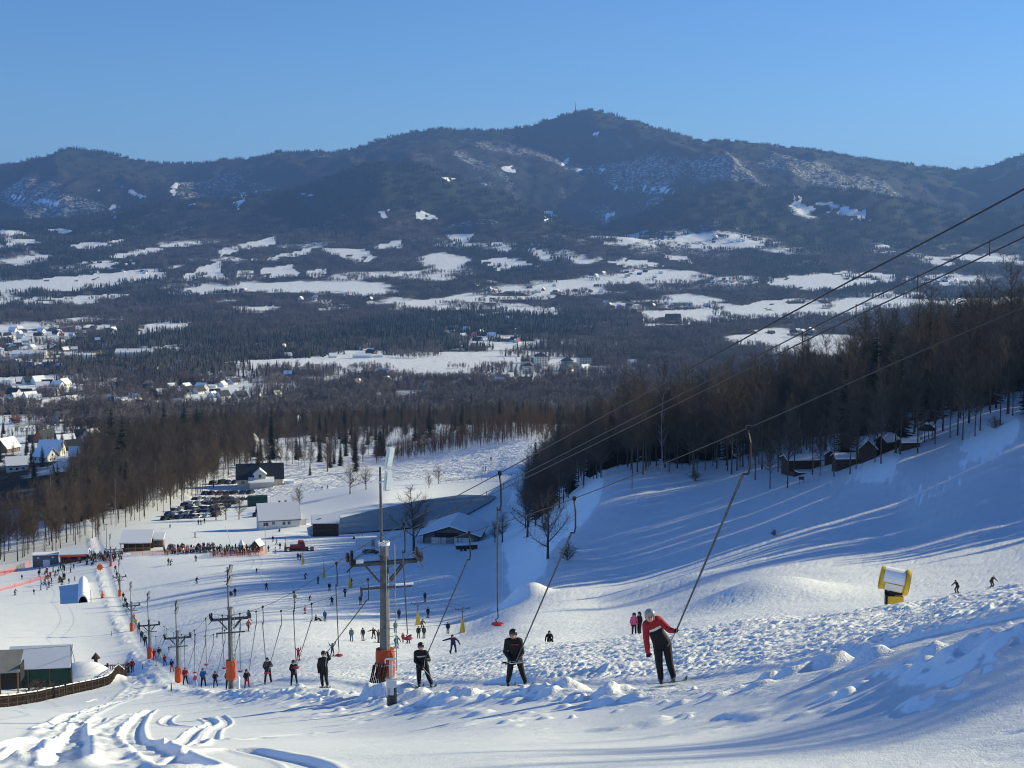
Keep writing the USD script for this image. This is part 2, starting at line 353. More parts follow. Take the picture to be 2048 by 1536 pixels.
# ------------------------------------------------------------------ snow clearings of valley and hills, in pixels of the photograph
fields_px = [
 [(-60,568),(60,560),(150,552),(260,543),(330,545),(330,556),(250,562),(245,570),(140,582),(-60,586)],
 [(-60,600),(90,592),(120,597),(160,590),(275,588),(230,597),(120,605),(-60,612)],
 [(355,560),(395,537),(440,524),(446,548),(460,558)], [(475,543),(513,541),(508,557),(478,558)], [(524,536),(578,528),(603,545),(598,553),(524,556)], [(612,540),(655,538),(650,553),(614,553)],
 [(220,513),(300,496),(405,480),(385,489),(300,506),(240,517)], [(430,503),(500,483),(555,474),(552,486),(500,498),(440,512)], [(485,521),(620,498),(622,506),(560,518)],
 [(640,498),(672,495),(720,496),(760,515),(720,525),(690,517)], [(748,494),(800,482),(812,495),(760,500)], [(888,469),(945,467),(940,483),(910,489)], [(980,485),(1000,484),(1025,500),(1000,508)],
 [(955,518),(1010,517),(1082,532),(1000,541)], [(1050,499),(1068,497),(1122,519),(1084,522)], [(1210,522),(1250,514),(1335,533),(1260,537)], [(1325,511),(1375,514),(1384,528),(1340,521)],
 [(1345,480),(1420,474),(1500,476),(1545,490),(1450,497),(1350,497)], [(1490,566),(1580,552),(1700,544),(1797,547),(1790,562),(1700,572),(1620,582),(1560,572)],
 [(1285,622),(1440,617),(1520,603),(1600,598),(1760,599),(2100,594),(2100,612),(1760,616),(1700,630),(1500,636),(1430,642),(1400,650),(1290,652)],
 [(455,613),(565,612),(545,626),(480,623)], [(1005,617),(1120,615),(1120,624),(1010,626)], [(820,600),(900,594),(1110,588),(1112,600),(880,606)], [(640,616),(700,614),(700,619),(640,621)],
 [(800,726),(870,720),(1000,728),(1008,742),(930,750),(860,740)], [(565,719),(720,716),(690,724),(640,742),(580,737)], [(-60,757),(120,752),(248,757),(240,774),(120,785),(-60,790)],
 [(430,786),(545,782),(562,797),(440,802)], [(210,803),(300,800),(430,796),(560,803),(420,812),(230,818)], [(-60,866),(60,852),(200,845),(196,878),(60,884),(-60,894)], [(725,788),(850,785),(862,798),(760,802)],
 [(1508,661),(1580,660),(1576,672),(1520,670)], [(-60,700),(40,694),(110,690),(90,704),(-60,712)], [(0,660),(60,662),(120,672),(80,684),(10,690)],
 [(340,364),(357,364),(356,393),(346,396)], [(235,371),(262,376),(305,396),(298,400),(255,386)], [(212,412),(235,408),(252,416),(232,440)], [(62,402),(118,401),(122,409),(70,411)], [(-20,391),(40,392),(66,398),(50,402),(-20,398)],
 [(178,377),(202,376),(200,382),(182,382)], [(-20,460),(40,462),(66,470),(20,476),(-20,474)], [(100,457),(146,462),(130,470),(104,466)], [(462,392),(494,385),(494,412),(466,420)], [(502,382),(528,380),(530,386),(506,387)],
 [(596,386),(637,386),(612,397)], [(1115,319),(1140,318),(1136,328),(1122,331)], [(1140,334),(1160,333),(1165,343),(1148,345)], [(1165,328),(1178,332),(1192,346),(1182,346)], [(1190,334),(1214,340),(1206,347)], [(1283,375),(1330,374),(1362,381),(1358,386),(1290,382)],
 [(1212,365),(1225,366),(1246,377),(1230,376)], [(1082,424),(1102,418),(1118,440),(1090,444)], [(1200,430),(1225,422),(1242,434),(1205,440)], [(1174,262),(1196,262),(1206,276),(1190,274)], [(752,422),(788,419),(790,438),(764,442)], [(830,424),(872,422),(884,440),(842,440)],
 [(880,356),(918,357),(900,366)], [(1000,332),(1034,334),(1026,346),(1004,344)], [(1585,381),(1606,398),(1594,420),(1578,418)], [(1600,412),(1650,402),(1680,394),(1664,408),(1610,422)], [(1668,416),(1730,416),(1748,440),(1722,450),(1676,432)], [(1725,394),(1745,397),(1742,405)],
 [(1510,369),(1530,375),(1524,378)], [(400,400),(372,408),(362,414),(395,410)], [(1900,512),(1990,506),(2060,516),(1990,526),(1920,520)], [(1740,492),(1775,490),(1790,497),(1748,500)], [(0,478),(70,476),(90,486),(20,492)], [(140,488),(200,482),(250,480),(230,492),(150,498)],
 [(20,520),(80,512),(110,514),(60,526)],
]
village_px = [(60,665,110,26),(180,655,60,12),(100,720,190,22),(90,800,120,40),(430,780,160,28),(60,900,120,60),(330,700,80,10),(1150,740,150,30),(1000,690,90,24),(760,735,70,14),(1400,480,150,16),(1300,610,100,10),
              (1100,580,160,14),(1800,590,60,10),(1550,665,60,10),(1480,560,60,8),(700,600,90,10),(420,580,90,10),(1250,560,90,14),(1900,560,90,14),(1240,480,60,10),(200,530,60,10),(620,570,100,8),(1640,420,70,20)]
FIELDS = [Polygon(f).buffer(0 if np.mean([q[1] for q in f]) > 455 else -1.6) for f in fields_px]
from shapely import union_all
FIELDU = union_all(FIELDS); prepare(FIELDU)
def clearing(px, py):
    """1 on the snow fields, 0 in the woods."""
    wob = 5.0
    n1 = meshkit.fbm(np.stack([px / 30, py / 16, 0 * px], -1), 4, 31); n2 = meshkit.fbm(np.stack([px / 30, py / 16, 0 * px + 9], -1), 4, 32)
    return contains_xy(FIELDU, px + (n1 - .5) * 22, py + (n2 - .5) * np.where(py < 460, 14.0, wob * 1.6)) * np.where(py < 456, np.clip((meshkit.fbm(np.stack([px / 9, py / 7, 0 * px], -1), 3, 35) - .36) * 5, 0, 1), 1.0)
def village(px, py):
    v = np.zeros(np.shape(px))
    for cx, cy, rx, ry in village_px: v = np.maximum(v, np.exp(-(((px - cx) / rx) ** 2 + ((py - cy) / ry) ** 2)))
    return v
def woodland(x, Y, z):
    """How wooded the land is, 0 to 1, by place, and whether the wood is of conifers."""
    px, py = pix(x, Y, z)
    c = clearing(px, py)
    hedge = (np.abs(meshkit.fbm(np.stack([x / 330, Y / 210, 0 * x], -1), 2, 47) - .5) < .016) | (meshkit.noise(np.stack([x / 45, Y / 60, 0 * x], -1), 48) > .90)      # tree rows and copses in the fields
    c = np.where((Y < 6100) & hedge, 0.0, c)
    p = np.stack([x / 260, Y / 420, 0 * x], -1)
    n = meshkit.fbm(p, 4, 41)
    vil = village(px, py)
    w = np.clip((n - .30) * 6, 0, 1)
    w = np.maximum(w, np.clip((Y - 5600) / 500, 0, 1) * np.clip((n - .0) * 8, 0, 1))
    w = np.minimum(w, 1 - np.clip(vil * 1.1, 0, .9) * np.clip((meshkit.fbm(p * 4, 3, 44) - .33) * 6, 0, 1))
    w = w * (1 - c)
    con = np.clip((meshkit.fbm(np.stack([x / 500, Y / 700, 0 * x], -1), 3, 51) - .50 + np.clip((Y - 6000) / 3000, 0, .30)) * 6, 0, 1) * np.clip((Y - 900) / 2400, .25, 1)
    con = np.clip(con + np.interp(Y, [6200, 6700, 7400, 7700, 8800, 9400, 9800], [0, .5, .5, -.45, -.35, .35, .5]), 0, 1)
    return w, con
wF, cF = woodland(XX, YY, ZF)
fF = wF * (.60 + .55 * np.clip((meshkit.fbm(np.stack([XX / 170, YY / 260, 0 * XX], -1), 4, 63) - .32) * 3.2, 0, 1))      # open and closed canopy
fF = np.where(YY > 6400, np.maximum(0 * fF, wF * (np.interp(YF, [6400, 7400, 7800, 8900, 9500], [.74, .74, .56, .58, .74])[None] + .5 * np.clip((meshkit.fbm(np.stack([XX / 500 + YY / 900, YY / 600, 0 * XX], -1), 4, 66) - .36) * 4, 0, 1))), fF)

def grid_mesh(X, Y, Z):
    nu, ny = X.shape
    V = np.stack([X, Y, Z], -1).reshape(-1, 3)
    i = np.arange(nu * ny).reshape(nu, ny)
    a, b, c, d = i[:-1, :-1].ravel(), i[1:, :-1].ravel(), i[1:, 1:].ravel(), i[:-1, 1:].ravel()
    return V, np.vstack([np.stack([a, b, c], 1), np.stack([a, c, d], 1)])
def add_grid(name, X, Y, Z, m, attrs=None):
    V, F = grid_mesh(X, Y, Z)
    g = usdkit.mesh(stage, '/World/' + numbered(name), (V, F), m, smooth=True)
    for k, v in (attrs or {}).items():
        UsdGeom.PrimvarsAPI(g).CreatePrimvar(k, Sdf.ValueTypeNames.FloatArray, 'vertex').Set(Vt.FloatArray.FromNumpy(v.reshape(-1).astype(np.float32)))
    return tag(g, kind='structure')

snow = usdkit.material(stage, '/World/Looks/snow', {
    'g': ('geometry', {}),
    'n1': ('noise_texture', {'scale': 0.35, 'detail': 5.0, 'roughness': 0.6}),
    'r1': ('rgb_ramp', {'ramp': [(0.3, (0.80, 0.825, 0.86)), (0.7, (0.88, 0.885, 0.895))]}),
    'n2': ('noise_texture', {'scale': 14.0, 'detail': 4.0, 'roughness': 0.65}),
    'n3': ('noise_texture', {'scale': 2.2, 'detail': 5.0, 'roughness': 0.62}),
    'n4': ('noise_texture', {'scale': 48.0, 'detail': 2.0, 'roughness': 0.6}), 'b4': ('bump', {'strength': 0.6, 'distance': 0.016}), 'ch': ('attribute', {'attribute': 'churn'}), 'm2': ('math', {'math_type': 'multiply_add', 'value2': 0.65, 'value3': 0.25}), 'm3': ('math', {'math_type': 'multiply_add', 'value2': 0.9, 'value3': 0.08}),
    'b2': ('bump', { 'distance': 0.03}), 'b3': ('bump', {'distance': 0.15}),
    'v': ('voronoi_texture', {'scale': 60.0}), 'gl': ('map_range', {'from_min': 0.10, 'from_max': 0.22, 'to_min': 0.30, 'to_max': 0.75, 'clamp': True}),
    'p': ('principled_bsdf', {'specular_ior_level': 0.35, 'subsurface_weight': 0.0})},
    [('g.position', 'n1.vector'), ('g.position', 'n2.vector'), ('g.position', 'n3.vector'), ('g.position', 'v.vector'), ('n1.fac', 'r1.fac'), ('r1.color', 'p.base_color'),
     ('ch.fac', 'm2.value1'), ('ch.fac', 'm3.value1'), ('m2.value', 'b2.strength'), ('m3.value', 'b3.strength'), ('n3.fac', 'b3.height'), ('n2.fac', 'b2.height'), ('b3.normal', 'b2.normal'), ('g.position', 'n4.vector'), ('n4.fac', 'b4.height'), ('b2.normal', 'b4.normal'), ('b4.normal', 'p.normal'), ('v.distance', 'gl.value'), ('gl.result', 'p.roughness')], surface='p.BSDF')
# the far land: snow, with the brown and dark green floor and canopy of its woods where they stand
land = usdkit.material(stage, '/World/Looks/snowy_wooded_land', {
    'g': ('geometry', {}), 'f': ('attribute', {'attribute': 'forest'}), 'c': ('attribute', {'attribute': 'conifer'}),
    'n1': ('noise_texture', {'scale': 0.06, 'detail': 6.0, 'roughness': 0.7}), 'n2': ('noise_texture', {'scale': 0.011, 'detail': 6.0, 'roughness': 0.7}),
    'br': ('rgb_ramp', {'ramp': [(0.25, (0.014, 0.012, 0.012)), (0.5, (0.034, 0.029, 0.028)), (0.72, (0.13, 0.115, 0.115))]}),
    'gr': ('rgb_ramp', {'ramp': [(0.3, (0.010, 0.014, 0.010)), (0.7, (0.030, 0.038, 0.027))]}),
    'mx': ('mix_color', {}), 'm2': ('mix_color', {'a': (0.84, 0.85, 0.88)}),
    'ad': ('math', {'math_type': 'multiply_add', 'value2': 0.9, 'value3': -0.45}), 'su': ('math', {'math_type': 'add'}),
    'mr': ('map_range', {'from_min': 0.35, 'from_max': 0.6, 'to_min': 0.0, 'to_max': 1.0, 'clamp': True}),
    'b': ('bump', {'strength': 0.8, 'distance': 6.0}), 'p': ('principled_bsdf', {'roughness': 0.9, 'specular_ior_level': 0.1})},
    [('g.position', 'n1.vector'), ('g.position', 'n2.vector'), ('n2.fac', 'br.fac'), ('n1.fac', 'gr.fac'), ('c.fac', 'mx.fac'), ('br.color', 'mx.a'), ('gr.color', 'mx.b'),
     ('n1.fac', 'ad.value1'), ('ad.value', 'su.value1'), ('f.fac', 'su.value2'), ('su.value', 'mr.value'), ('mr.result', 'm2.fac'), ('mx.result', 'm2.b'),
     ('m2.result', 'p.base_color'), ('n1.fac', 'b.height'), ('b.normal', 'p.normal')], surface='p.BSDF')

sN = (XN - lift_x(YG)) / VX
churn = np.clip((sN + 2.2) / 1.2, .12, 1) * np.interp(YG, [0, 150, 260, 420], [1, .8, .5, .3])
add_grid('snow_slope', XN, YG, ZN, snow, {'churn': churn})
kv = int(np.searchsorted(YF, 6050))
def far_part(name, sl):
    return add_grid(name, XX[:, sl], YY[:, sl], ZF[:, sl], land, {'forest': fF[:, sl], 'conifer': cF[:, sl]})
ZF0 = ZF.copy()
ZF[:, 0] -= 6.0                                      # tucked under the end of the slope
far_part('valley_floor', slice(0, kv + 1)); far_part('mountain_range', slice(kv, len(YF)))
ZF[:] = ZF0
# the hillside behind and below the photographer
xb = np.linspace(-900, 900, 60); yb = np.r_[np.linspace(-900, -20, 30), np.linspace(-18, 1.0, 12)]
XB, YB = np.meshgrid(xb, yb, indexing='ij')
zb = -1.72 - .27 * YB + .10 * np.clip(XB, -60, 120) - np.clip((-YB - 300), 0, 1e9) * .2
near_f = ground(np.clip(XB, -1.3, 1.3), np.full_like(XB, 1.2))
add_grid('hillside', XB, YB, np.where(YB > -1, np.where(np.abs(XB) < 2, near_f - .1, zb - .4), zb - .4), snow)
ice = mat('pond_ice', (0.06, 0.08, 0.11), rough=0.4, vary=0.25, scale=0.12, spec=0.5)
pm = trimesh.creation.triangulate_polygon(PONDP.buffer(3.0).simplify(.5), engine='earcut')
pv = np.c_[pm[0], np.full(len(pm[0]), POND_Z)]
pf = np.array(pm[1])
if np.cross(pv[pf[0, 1]] - pv[pf[0, 0]], pv[pf[0, 2]] - pv[pf[0, 0]])[2] < 0: pf = pf[:, ::-1]
tag(obj('frozen_pond', (pv, pf), ice), kind='structure')

# the air: pale winter haze over the valley
air = usdkit.material(stage, '/World/Looks/winter_haze', {'v': ('principled_volume', {'color': (0.26, 0.48, 1.0), 'density': 4.2e-5, 'anisotropy': 0.2})}, volume='v.volume')
hb = trimesh.creation.box([44000, 26000, 1900]); hb.apply_translation([0, 9000, 950 - 1050])

# ------------------------------------------------------------------ trees
def cones(A, B, RA, n=3):
    """Many thin pointed twigs at once."""
    A, B, RA = np.asarray(A, float), np.asarray(B, float), np.asarray(RA, float)
    T = B - A; T /= np.maximum(np.linalg.norm(T, axis=1, keepdims=True), 1e-9)
    ref = np.where(np.abs(T[:, 2:]) < .9, [[0, 0, 1.]], [[1., 0, 0]])
    U = np.cross(T, ref); U /= np.linalg.norm(U, axis=1, keepdims=True); W = np.cross(T, U)
    V = [A + RA[:, None] * (math.cos(k * 2 * math.pi / n) * U + math.sin(k * 2 * math.pi / n) * W) for k in range(n)] + [B]
    V = np.stack(V, 1).reshape(-1, 3); i = np.arange(len(A)) * (n + 1)
    F = np.concatenate([np.stack([i + k, i + (k + 1) % n, i + n], 1) for k in range(n)])
    return V, F
def frusta(A, B, RA, RB, n=5):
    A, B = np.asarray(A, float), np.asarray(B, float); RA, RB = np.asarray(RA, float), np.asarray(RB, float)
    T = B - A; T /= np.maximum(np.linalg.norm(T, axis=1, keepdims=True), 1e-9)
    ref = np.where(np.abs(T[:, 2:]) < .9, [[0, 0, 1.]], [[1., 0, 0]])
    U = np.cross(T, ref); U /= np.linalg.norm(U, axis=1, keepdims=True); W = np.cross(T, U)
    ring = lambda P, R: [P + R[:, None] * (math.cos(k * 2 * math.pi / n) * U + math.sin(k * 2 * math.pi / n) * W) for k in range(n)]
    V = np.stack(ring(A, RA) + ring(B, RB), 1).reshape(-1, 3); i = np.arange(len(A)) * 2 * n
    F = np.concatenate([f for k in range(n) for f in (np.stack([i + k, i + (k + 1) % n, i + n + k], 1), np.stack([i + (k + 1) % n, i + n + (k + 1) % n, i + n + k], 1))])
    return V, F
def join(parts):
    V, F, o = [], [], 0
    for v, f in parts:
        if len(v): V.append(v); F.append(f + o); o += len(v)
    return np.vstack(V), np.vstack(F)
def bare_tree(r, H=22.0, clear=.42, spread=.22, r0=.20, limbs=22, twigs=2200, up=.55, crook=.06, minr=.009):
    """A leafless tree: (trunk with limbs, crown of twigs)."""
    k = 9; zs = np.linspace(0, 1, k)
    off = np.cumsum(r.normal(0, crook * H / k, (k, 2)), 0); off -= off[0]
    P = np.c_[off * zs[:, None], zs * H]
    R = r0 * (1 - zs) ** .8 + .02
    A, B, RA, RB = list(P[:-1]), list(P[1:]), list(R[:-1]), list(R[1:])
    A[0] = P[0] - [0, 0, .6]; RA[0] = r0 * 1.35
    L = []
    for i in range(limbs):
        h = clear + (1 - clear) * (i + r.uniform(0, 1)) / limbs
        h = min(h, .985); j = h * (k - 1); a = int(j); p = P[a] + (P[min(a + 1, k - 1)] - P[a]) * (j - a)
        az = i * 2.4 + r.uniform(-.5, .5)
        ln = H * spread * (1.25 - .85 * (h - clear) / (1 - clear)) * r.uniform(.7, 1.2)
        d = np.array([math.cos(az), math.sin(az), up * r.uniform(.6, 1.6)]); d /= np.linalg.norm(d)
        q, rr = p, r0 * .42 * (1 - h) ** .7 + .025
        for s in range(3):
            d2 = d + r.normal(0, .16, 3) + [0, 0, .12]; d2 /= np.linalg.norm(d2)
            q2 = q + d2 * ln / 3
            A.append(q); B.append(q2); RA.append(rr * (1 - s / 3.4)); RB.append(rr * (1 - (s + 1) / 3.4)); L.append((q, q2, ln, h)); q, d = q2, d2
    wood = frusta(A, B, RA, RB, 5)
    TA, TB, TR = [], [], []
    w = np.array([l[2] for l in L]); w = w / w.sum()
    n1 = twigs // 6
    pick = r.choice(len(L), n1, p=w); t = r.uniform(0, 1, n1)
    a = np.array([L[i][0] for i in pick]); b = np.array([L[i][1] for i in pick]); ln = np.array([L[i][2] for i in pick])
    s = a + (b - a) * t[:, None]
    d = r.normal(0, 1, (n1, 3)); d += (b - a) / np.linalg.norm(b - a, axis=1, keepdims=True) * 1.0 + [0, 0, up * .9]
    d /= np.linalg.norm(d, axis=1, keepdims=True)
    e = s + d * (ln * r.uniform(.25, .55, n1))[:, None]
    TA.append(s); TB.append(e); TR.append(np.full(n1, minr * 1.9))
    for _ in range(5):
        t = r.uniform(.15, 1, n1); s2 = s + (e - s) * t[:, None]
        d2 = d + r.normal(0, .55, (n1, 3)); d2[:, 2] += .15; d2 /= np.linalg.norm(d2, axis=1, keepdims=True)
        TA.append(s2); TB.append(s2 + d2 * (ln * r.uniform(.12, .30, n1))[:, None]); TR.append(np.full(n1, minr))
    return wood, cones(np.vstack(TA), np.vstack(TB), np.concatenate(TR))
def conifer(r, H=24.0, wid=.17, whorls=34, per=9, low=.06):
    """A spruce: (trunk, crown of drooping ragged boughs)."""
    trunk = frusta([[0, 0, -.6]], [[0, 0, H * .97]], [H * .012 + .06], [.02], 6)
    V, F, o = [], [], 0
    for i in range(whorls):
        h = low + (1 - low) * (i / whorls) ** .92
        rad = H * wid * (1 - h) ** .80 * r.uniform(.82, 1.12) + .12
        for k in range(per):
            az = k * 2 * math.pi / per + i * .71 + r.uniform(-.25, .25); L = rad * r.uniform(.68, 1.15)
            c, s = math.cos(az), math.sin(az); z = H * h + r.uniform(-.25, .25); dr = -.28 - .25 * (1 - h) + r.uniform(-.12, .12)
            w = L * .22 + .12
            P = []
            for q, ww in ((0, .25), (.35, .9), (.62, .75), (.85, .5), (1.0, .04)):
                x = L * q; zz = z + dr * x + .18 * L * q * q
                for sg in (-1, 1):
                    P.append([c * x - s * w * ww * sg, s * x + c * w * ww * sg, zz - .22 * w * ww - r.uniform(0, .25) * w])
                P.append([c * x, s * x, zz + .02])
            V += P
            for q in range(4):
                a = o + q * 3
                F += [[a, a + 3, a + 2], [a + 2, a + 3, a + 5], [a + 1, a + 2, a + 4], [a + 2, a + 5, a + 4]]
            o += 15
    return trunk, (np.array(V), np.array(F))
def bark(name, c, v=.3, rand=.2, sc=.07):
    c = np.array(c)
    return usdkit.material(stage, '/World/Looks/' + name, {'g': ('geometry', {}), 'n': ('noise_texture', {'scale': sc, 'detail': 5.0, 'roughness': .7}),
        'r': ('rgb_ramp', {'ramp': [(0.3, c * (1 - v)), (0.7, c * (1 + v))]}), 'o': ('object_info', {}), 'mr': ('map_range', {'to_min': 1 - rand, 'to_max': 1 + rand}), 'h': ('hsv', {}),
        'p': ('principled_bsdf', {'roughness': .85, 'specular_ior_level': .15})},
        [('g.position', 'n.vector'), ('n.fac', 'r.fac'), ('o.random', 'mr.value'), ('mr.result', 'h.value'), ('r.color', 'h.color'), ('h.color', 'p.base_color')], surface='p.BSDF')
m_bark = bark('grey_brown_bark', (.085, .066, .052)); m_twig = bark('brown_twigs', (.105, .080, .060)); m_birch = bark('pale_birch_bark', (.34, .31, .27)); m_rust = bark('rusty_twigs', (.125, .068, .038))
m_tan = bark('tan_twigs', (.17, .13, .075))
m_needle = bark('dark_needles', (.024, .031, .021), .35); m_ctrunk = bark('spruce_bark', (.06, .045, .035))
m_farbare = bark('far_brown_branches', (.165, .135, .118), .55, .15, .012); m_farcon = bark('far_needles', (.034, .046, .038), .4, .15, .012)

def tree_class(name, wood, crown, mw, mc):
    k = klass(name); obj('trunk', wood, mw, k); obj('crown', crown, mc, k); return k
rt = np.random.default_rng(5)
FOREST = [tree_class(f'forest_tree_kind_{i}', *bare_tree(rt, 22, rt.uniform(.14, .34), rt.uniform(.17, .25), .16, 32, 5200, rt.uniform(.6, 1.05), .09, .0105), m_bark, m_twig) for i in range(7)]
RUSTY = [tree_class(f'rusty_tree_kind_{i}', *bare_tree(rt, 12, .12, .16, .08, 24, 1700, 1.0), m_bark, m_rust) for i in range(3)]
TAN = [tree_class('tan_tree_kind', *bare_tree(rt, 9, .12, .24, .09, 24, 1800, 1.2), m_bark, m_tan)]
BIRCH = [tree_class(f'birch_kind_{i}', *bare_tree(rt, 22, .3, .14, .13, 20, 1500, 1.1), m_birch, m_twig) for i in range(2)]
SPREAD = [tree_class(f'spreading_tree_kind_{i}', *bare_tree(rt, 12, .18, .36, .24, 18, 3200, .62, .09, .010), m_bark, m_twig) for i in range(4)]
SHRUB = [tree_class(f'bush_kind_{i}', *bare_tree(rt, 3.0, .02, .5, .05, 26, 2600, .7, .1, .008), m_bark, m_twig) for i in range(2)]
SPRUCE = [tree_class(f'spruce_kind_{i}', *conifer(rt, 24, rt.uniform(.14, .19), 34, 9), m_ctrunk, m_needle) for i in range(4)]

class Stuff:
    """Trees beyond the counted ones: one instancer per wood."""
    def __init__(s, name, protos, label, cat):
        s.p = UsdGeom.PointInstancer.Define(stage, '/World/' + numbered(name)); tag(s.p, label, cat, kind='stuff'); s.pos, s.rot, s.sc, s.idx = [], [], [], []
        s.n = len(protos)
        for i, k in enumerate(protos):
            c = UsdGeom.Xform.Define(stage, f'{s.p.GetPath()}/kind_{i}'); c.GetPrim().GetReferences().AddInternalReference(k.GetPath())
            s.p.CreatePrototypesRel().AddTarget(c.GetPath())
    def add(s, pos, rot, sc, idx): s.pos.append(pos); s.rot.append(rot); s.sc.append(sc); s.idx.append(idx)
    def close(s):
        s.p.CreatePositionsAttr(Vt.Vec3fArray([Gf.Vec3f(*map(float, p)) for p in s.pos]))
        s.p.CreateOrientationsAttr(Vt.QuathArray([Gf.Quath(math.cos(a / 2), 0, 0, math.sin(a / 2)) for a in s.rot]))
        s.p.CreateScalesAttr(Vt.Vec3fArray([Gf.Vec3f(*map(float, np.broadcast_to(q, 3))) for q in s.sc]))
        s.p.CreateProtoIndicesAttr(Vt.IntArray([int(i) for i in s.idx]))

trees = []     # (apparent size, kind name, protos, x, Y, z, scale, label, group)
def plant(kind, protos, x, Y, H, label, group, native, extra=1.0, sink=.15):
    z = float(ground(x, Y)) - sink
    trees.append((H / Y * extra, kind, protos, x, Y, z, H / native, label, group))
def scatter(pred, x0, x1, y0, y1, step, r):
    """Jittered places of a region in plan."""
    gx, gy = np.meshgrid(np.arange(x0, x1, step), np.arange(y0, y1, step), indexing='ij')
    q = np.stack([gx.ravel(), gy.ravel()], 1) + r.uniform(-.48, .48, (gx.size, 2)) * step
    z = ground(q[:, 0], q[:, 1]); px, py = pix(q[:, 0], q[:, 1], z)
    m = pred(q[:, 0], q[:, 1], px, py); return q[m], px[m], py[m]
# the shaded wood on the right-hand hill
front = curve([(1040, 362), (1080, 350), (1200, 344), (1320, 336), (1500, 323), (1800, 284), (2048, 279), (2600, 240), (3400, 200)])
def in_right(x, Y, px, py):
    fr = front(px); n = meshkit.noise(np.stack([x / 22, Y / 22, 0 * x], -1), 61)
    dep = Y - fr
    thin = np.interp(px, [1450, 1560, 1700, 2048, 2600], [0, .66, .72, .66, .1])
    u = rng.uniform(0, 1, len(x))
    clear = (dep < np.interp(px, [1500, 1580, 2048], [40, 75, 75])) & (u < thin) 
    left_lim = 1046 + np.clip((Y - 350) * .05, 0, 40)
    return (dep > 0) & (px > left_lim) & ((px < 2048) | (Y > 245)) & (px < 3300) & (Y < np.interp(px, [1040, 1200, 2048, 3300], [520, 540, 500, 400])) & ~clear & (u > .05)
q, qx, qy = scatter(in_right, 0, 400, 160, 545, 5.3, rng)
print('right wood', len(q))
LBR = 'bare dark tree in the shaded wood on the right-hand hillside'
for (x, Y), px in zip(q, qx):
    dep = Y - front(px)
    H = rng.uniform(12, 25) * rng.uniform(.85, 1.05) * np.interp(px, [1050, 1150, 1500, 1700, 2048], [.78, .88, 1.0, 1.2, 1.25])
    u = rng.uniform()
    if u < (.90 if px > 2070 else .45 if px > 1180 else .12) and dep > (0 if px > 2070 else 80 if px > 1530 else 30): plant('spruce_tree', SPRUCE, x, Y, rng.uniform(19, 25) if px > 2070 else rng.uniform(10, 17), 'dark green spruce among the bare trees of the right-hand wood', 'spruces in the right-hand wood', 24)
    elif rng.uniform() < .03: plant('birch_tree', BIRCH, x, Y, H, 'pale-stemmed birch in the wood on the right-hand hillside', 'birches in the right-hand wood', 22)
    elif rng.uniform() < .18 and dep > (80 if px > 1530 else 14): plant('young_tree', RUSTY, x, Y, rng.uniform(6, 12), 'short rusty brown young tree under the right-hand wood', 'young trees in the right-hand wood', 12)
    else:
        zone = ('at the left tip of the right-hand wood' if px < 1130 else 'in front of and beside the dark hillside cabins' if 1560 < px < 1880 and dep < 45 else 'at the snowy foot of the right-hand wood left of the cabins' if px < 1560 and dep < 22 else
                'along the snow edge right of the gazebo' if px >= 1880 and dep < 45 else 'deep in the right-hand wood under the ropes' if px < 1560 else 'in the dense wood above the hillside cabins' if px < 1880 else 'in the dense wood at the right picture edge')
        plant('bare_tree', FOREST, x, Y, H, 'bare dark tree ' + zone, 'bare trees ' + zone, 22)
for px, Y, H in ((1120, 480, 22), (1855, 330, 25), (1750, 350, 24), (1780, 345, 23), (1915, 340, 27), (1975, 335, 24), (1720, 350, 21), (1690, 310, 20), (1800, 300, 19), (1520, 420, 22), (1355, 470, 20)):
    p = on(px, Y); plant('spruce_tree', SPRUCE, p[0], p[1], H, {1120: 'big dark spruce standing at the left tip of the right-hand wood'}.get(px, 'tall dark spruce rising above the right-hand wood'), None if px == 1120 else 'spruces in the right-hand wood', 24, 1.5)
for px, Y in ((1560, 322), (1600, 318), (1640, 324), (1660, 334), (1540, 326), (1620, 340), (1580, 336), (1700, 328), (1480, 336), (1510, 332)):
    p = on(px, Y); plant('young_tree', TAN, p[0], p[1], 10.5 * rng.uniform(.8, 1.1), 'olive tan young tree with upright shoots above the cabins', 'tan young trees by the cabins', 9, 1.3)
for px, Y in ((1540, 300), (1575, 296), (1588, 306), (1625, 302), (1640, 298), (1668, 292), (1700, 288), (1712, 291), (1750, 289), (1762, 285), (1790, 290), (1800, 286), (1835, 284), (1870, 288), (1900, 290), (1925, 284), (1960, 286), (2000, 283), (2025, 286), (1510, 312)):
    p = on(px, Y); plant('bare_tree', FOREST, p[0], p[1], rng.uniform(11, 19), 'bare dark tree standing in front of or between the hillside cabins', 'bare trees between the hillside cabins', 22, 1.5)
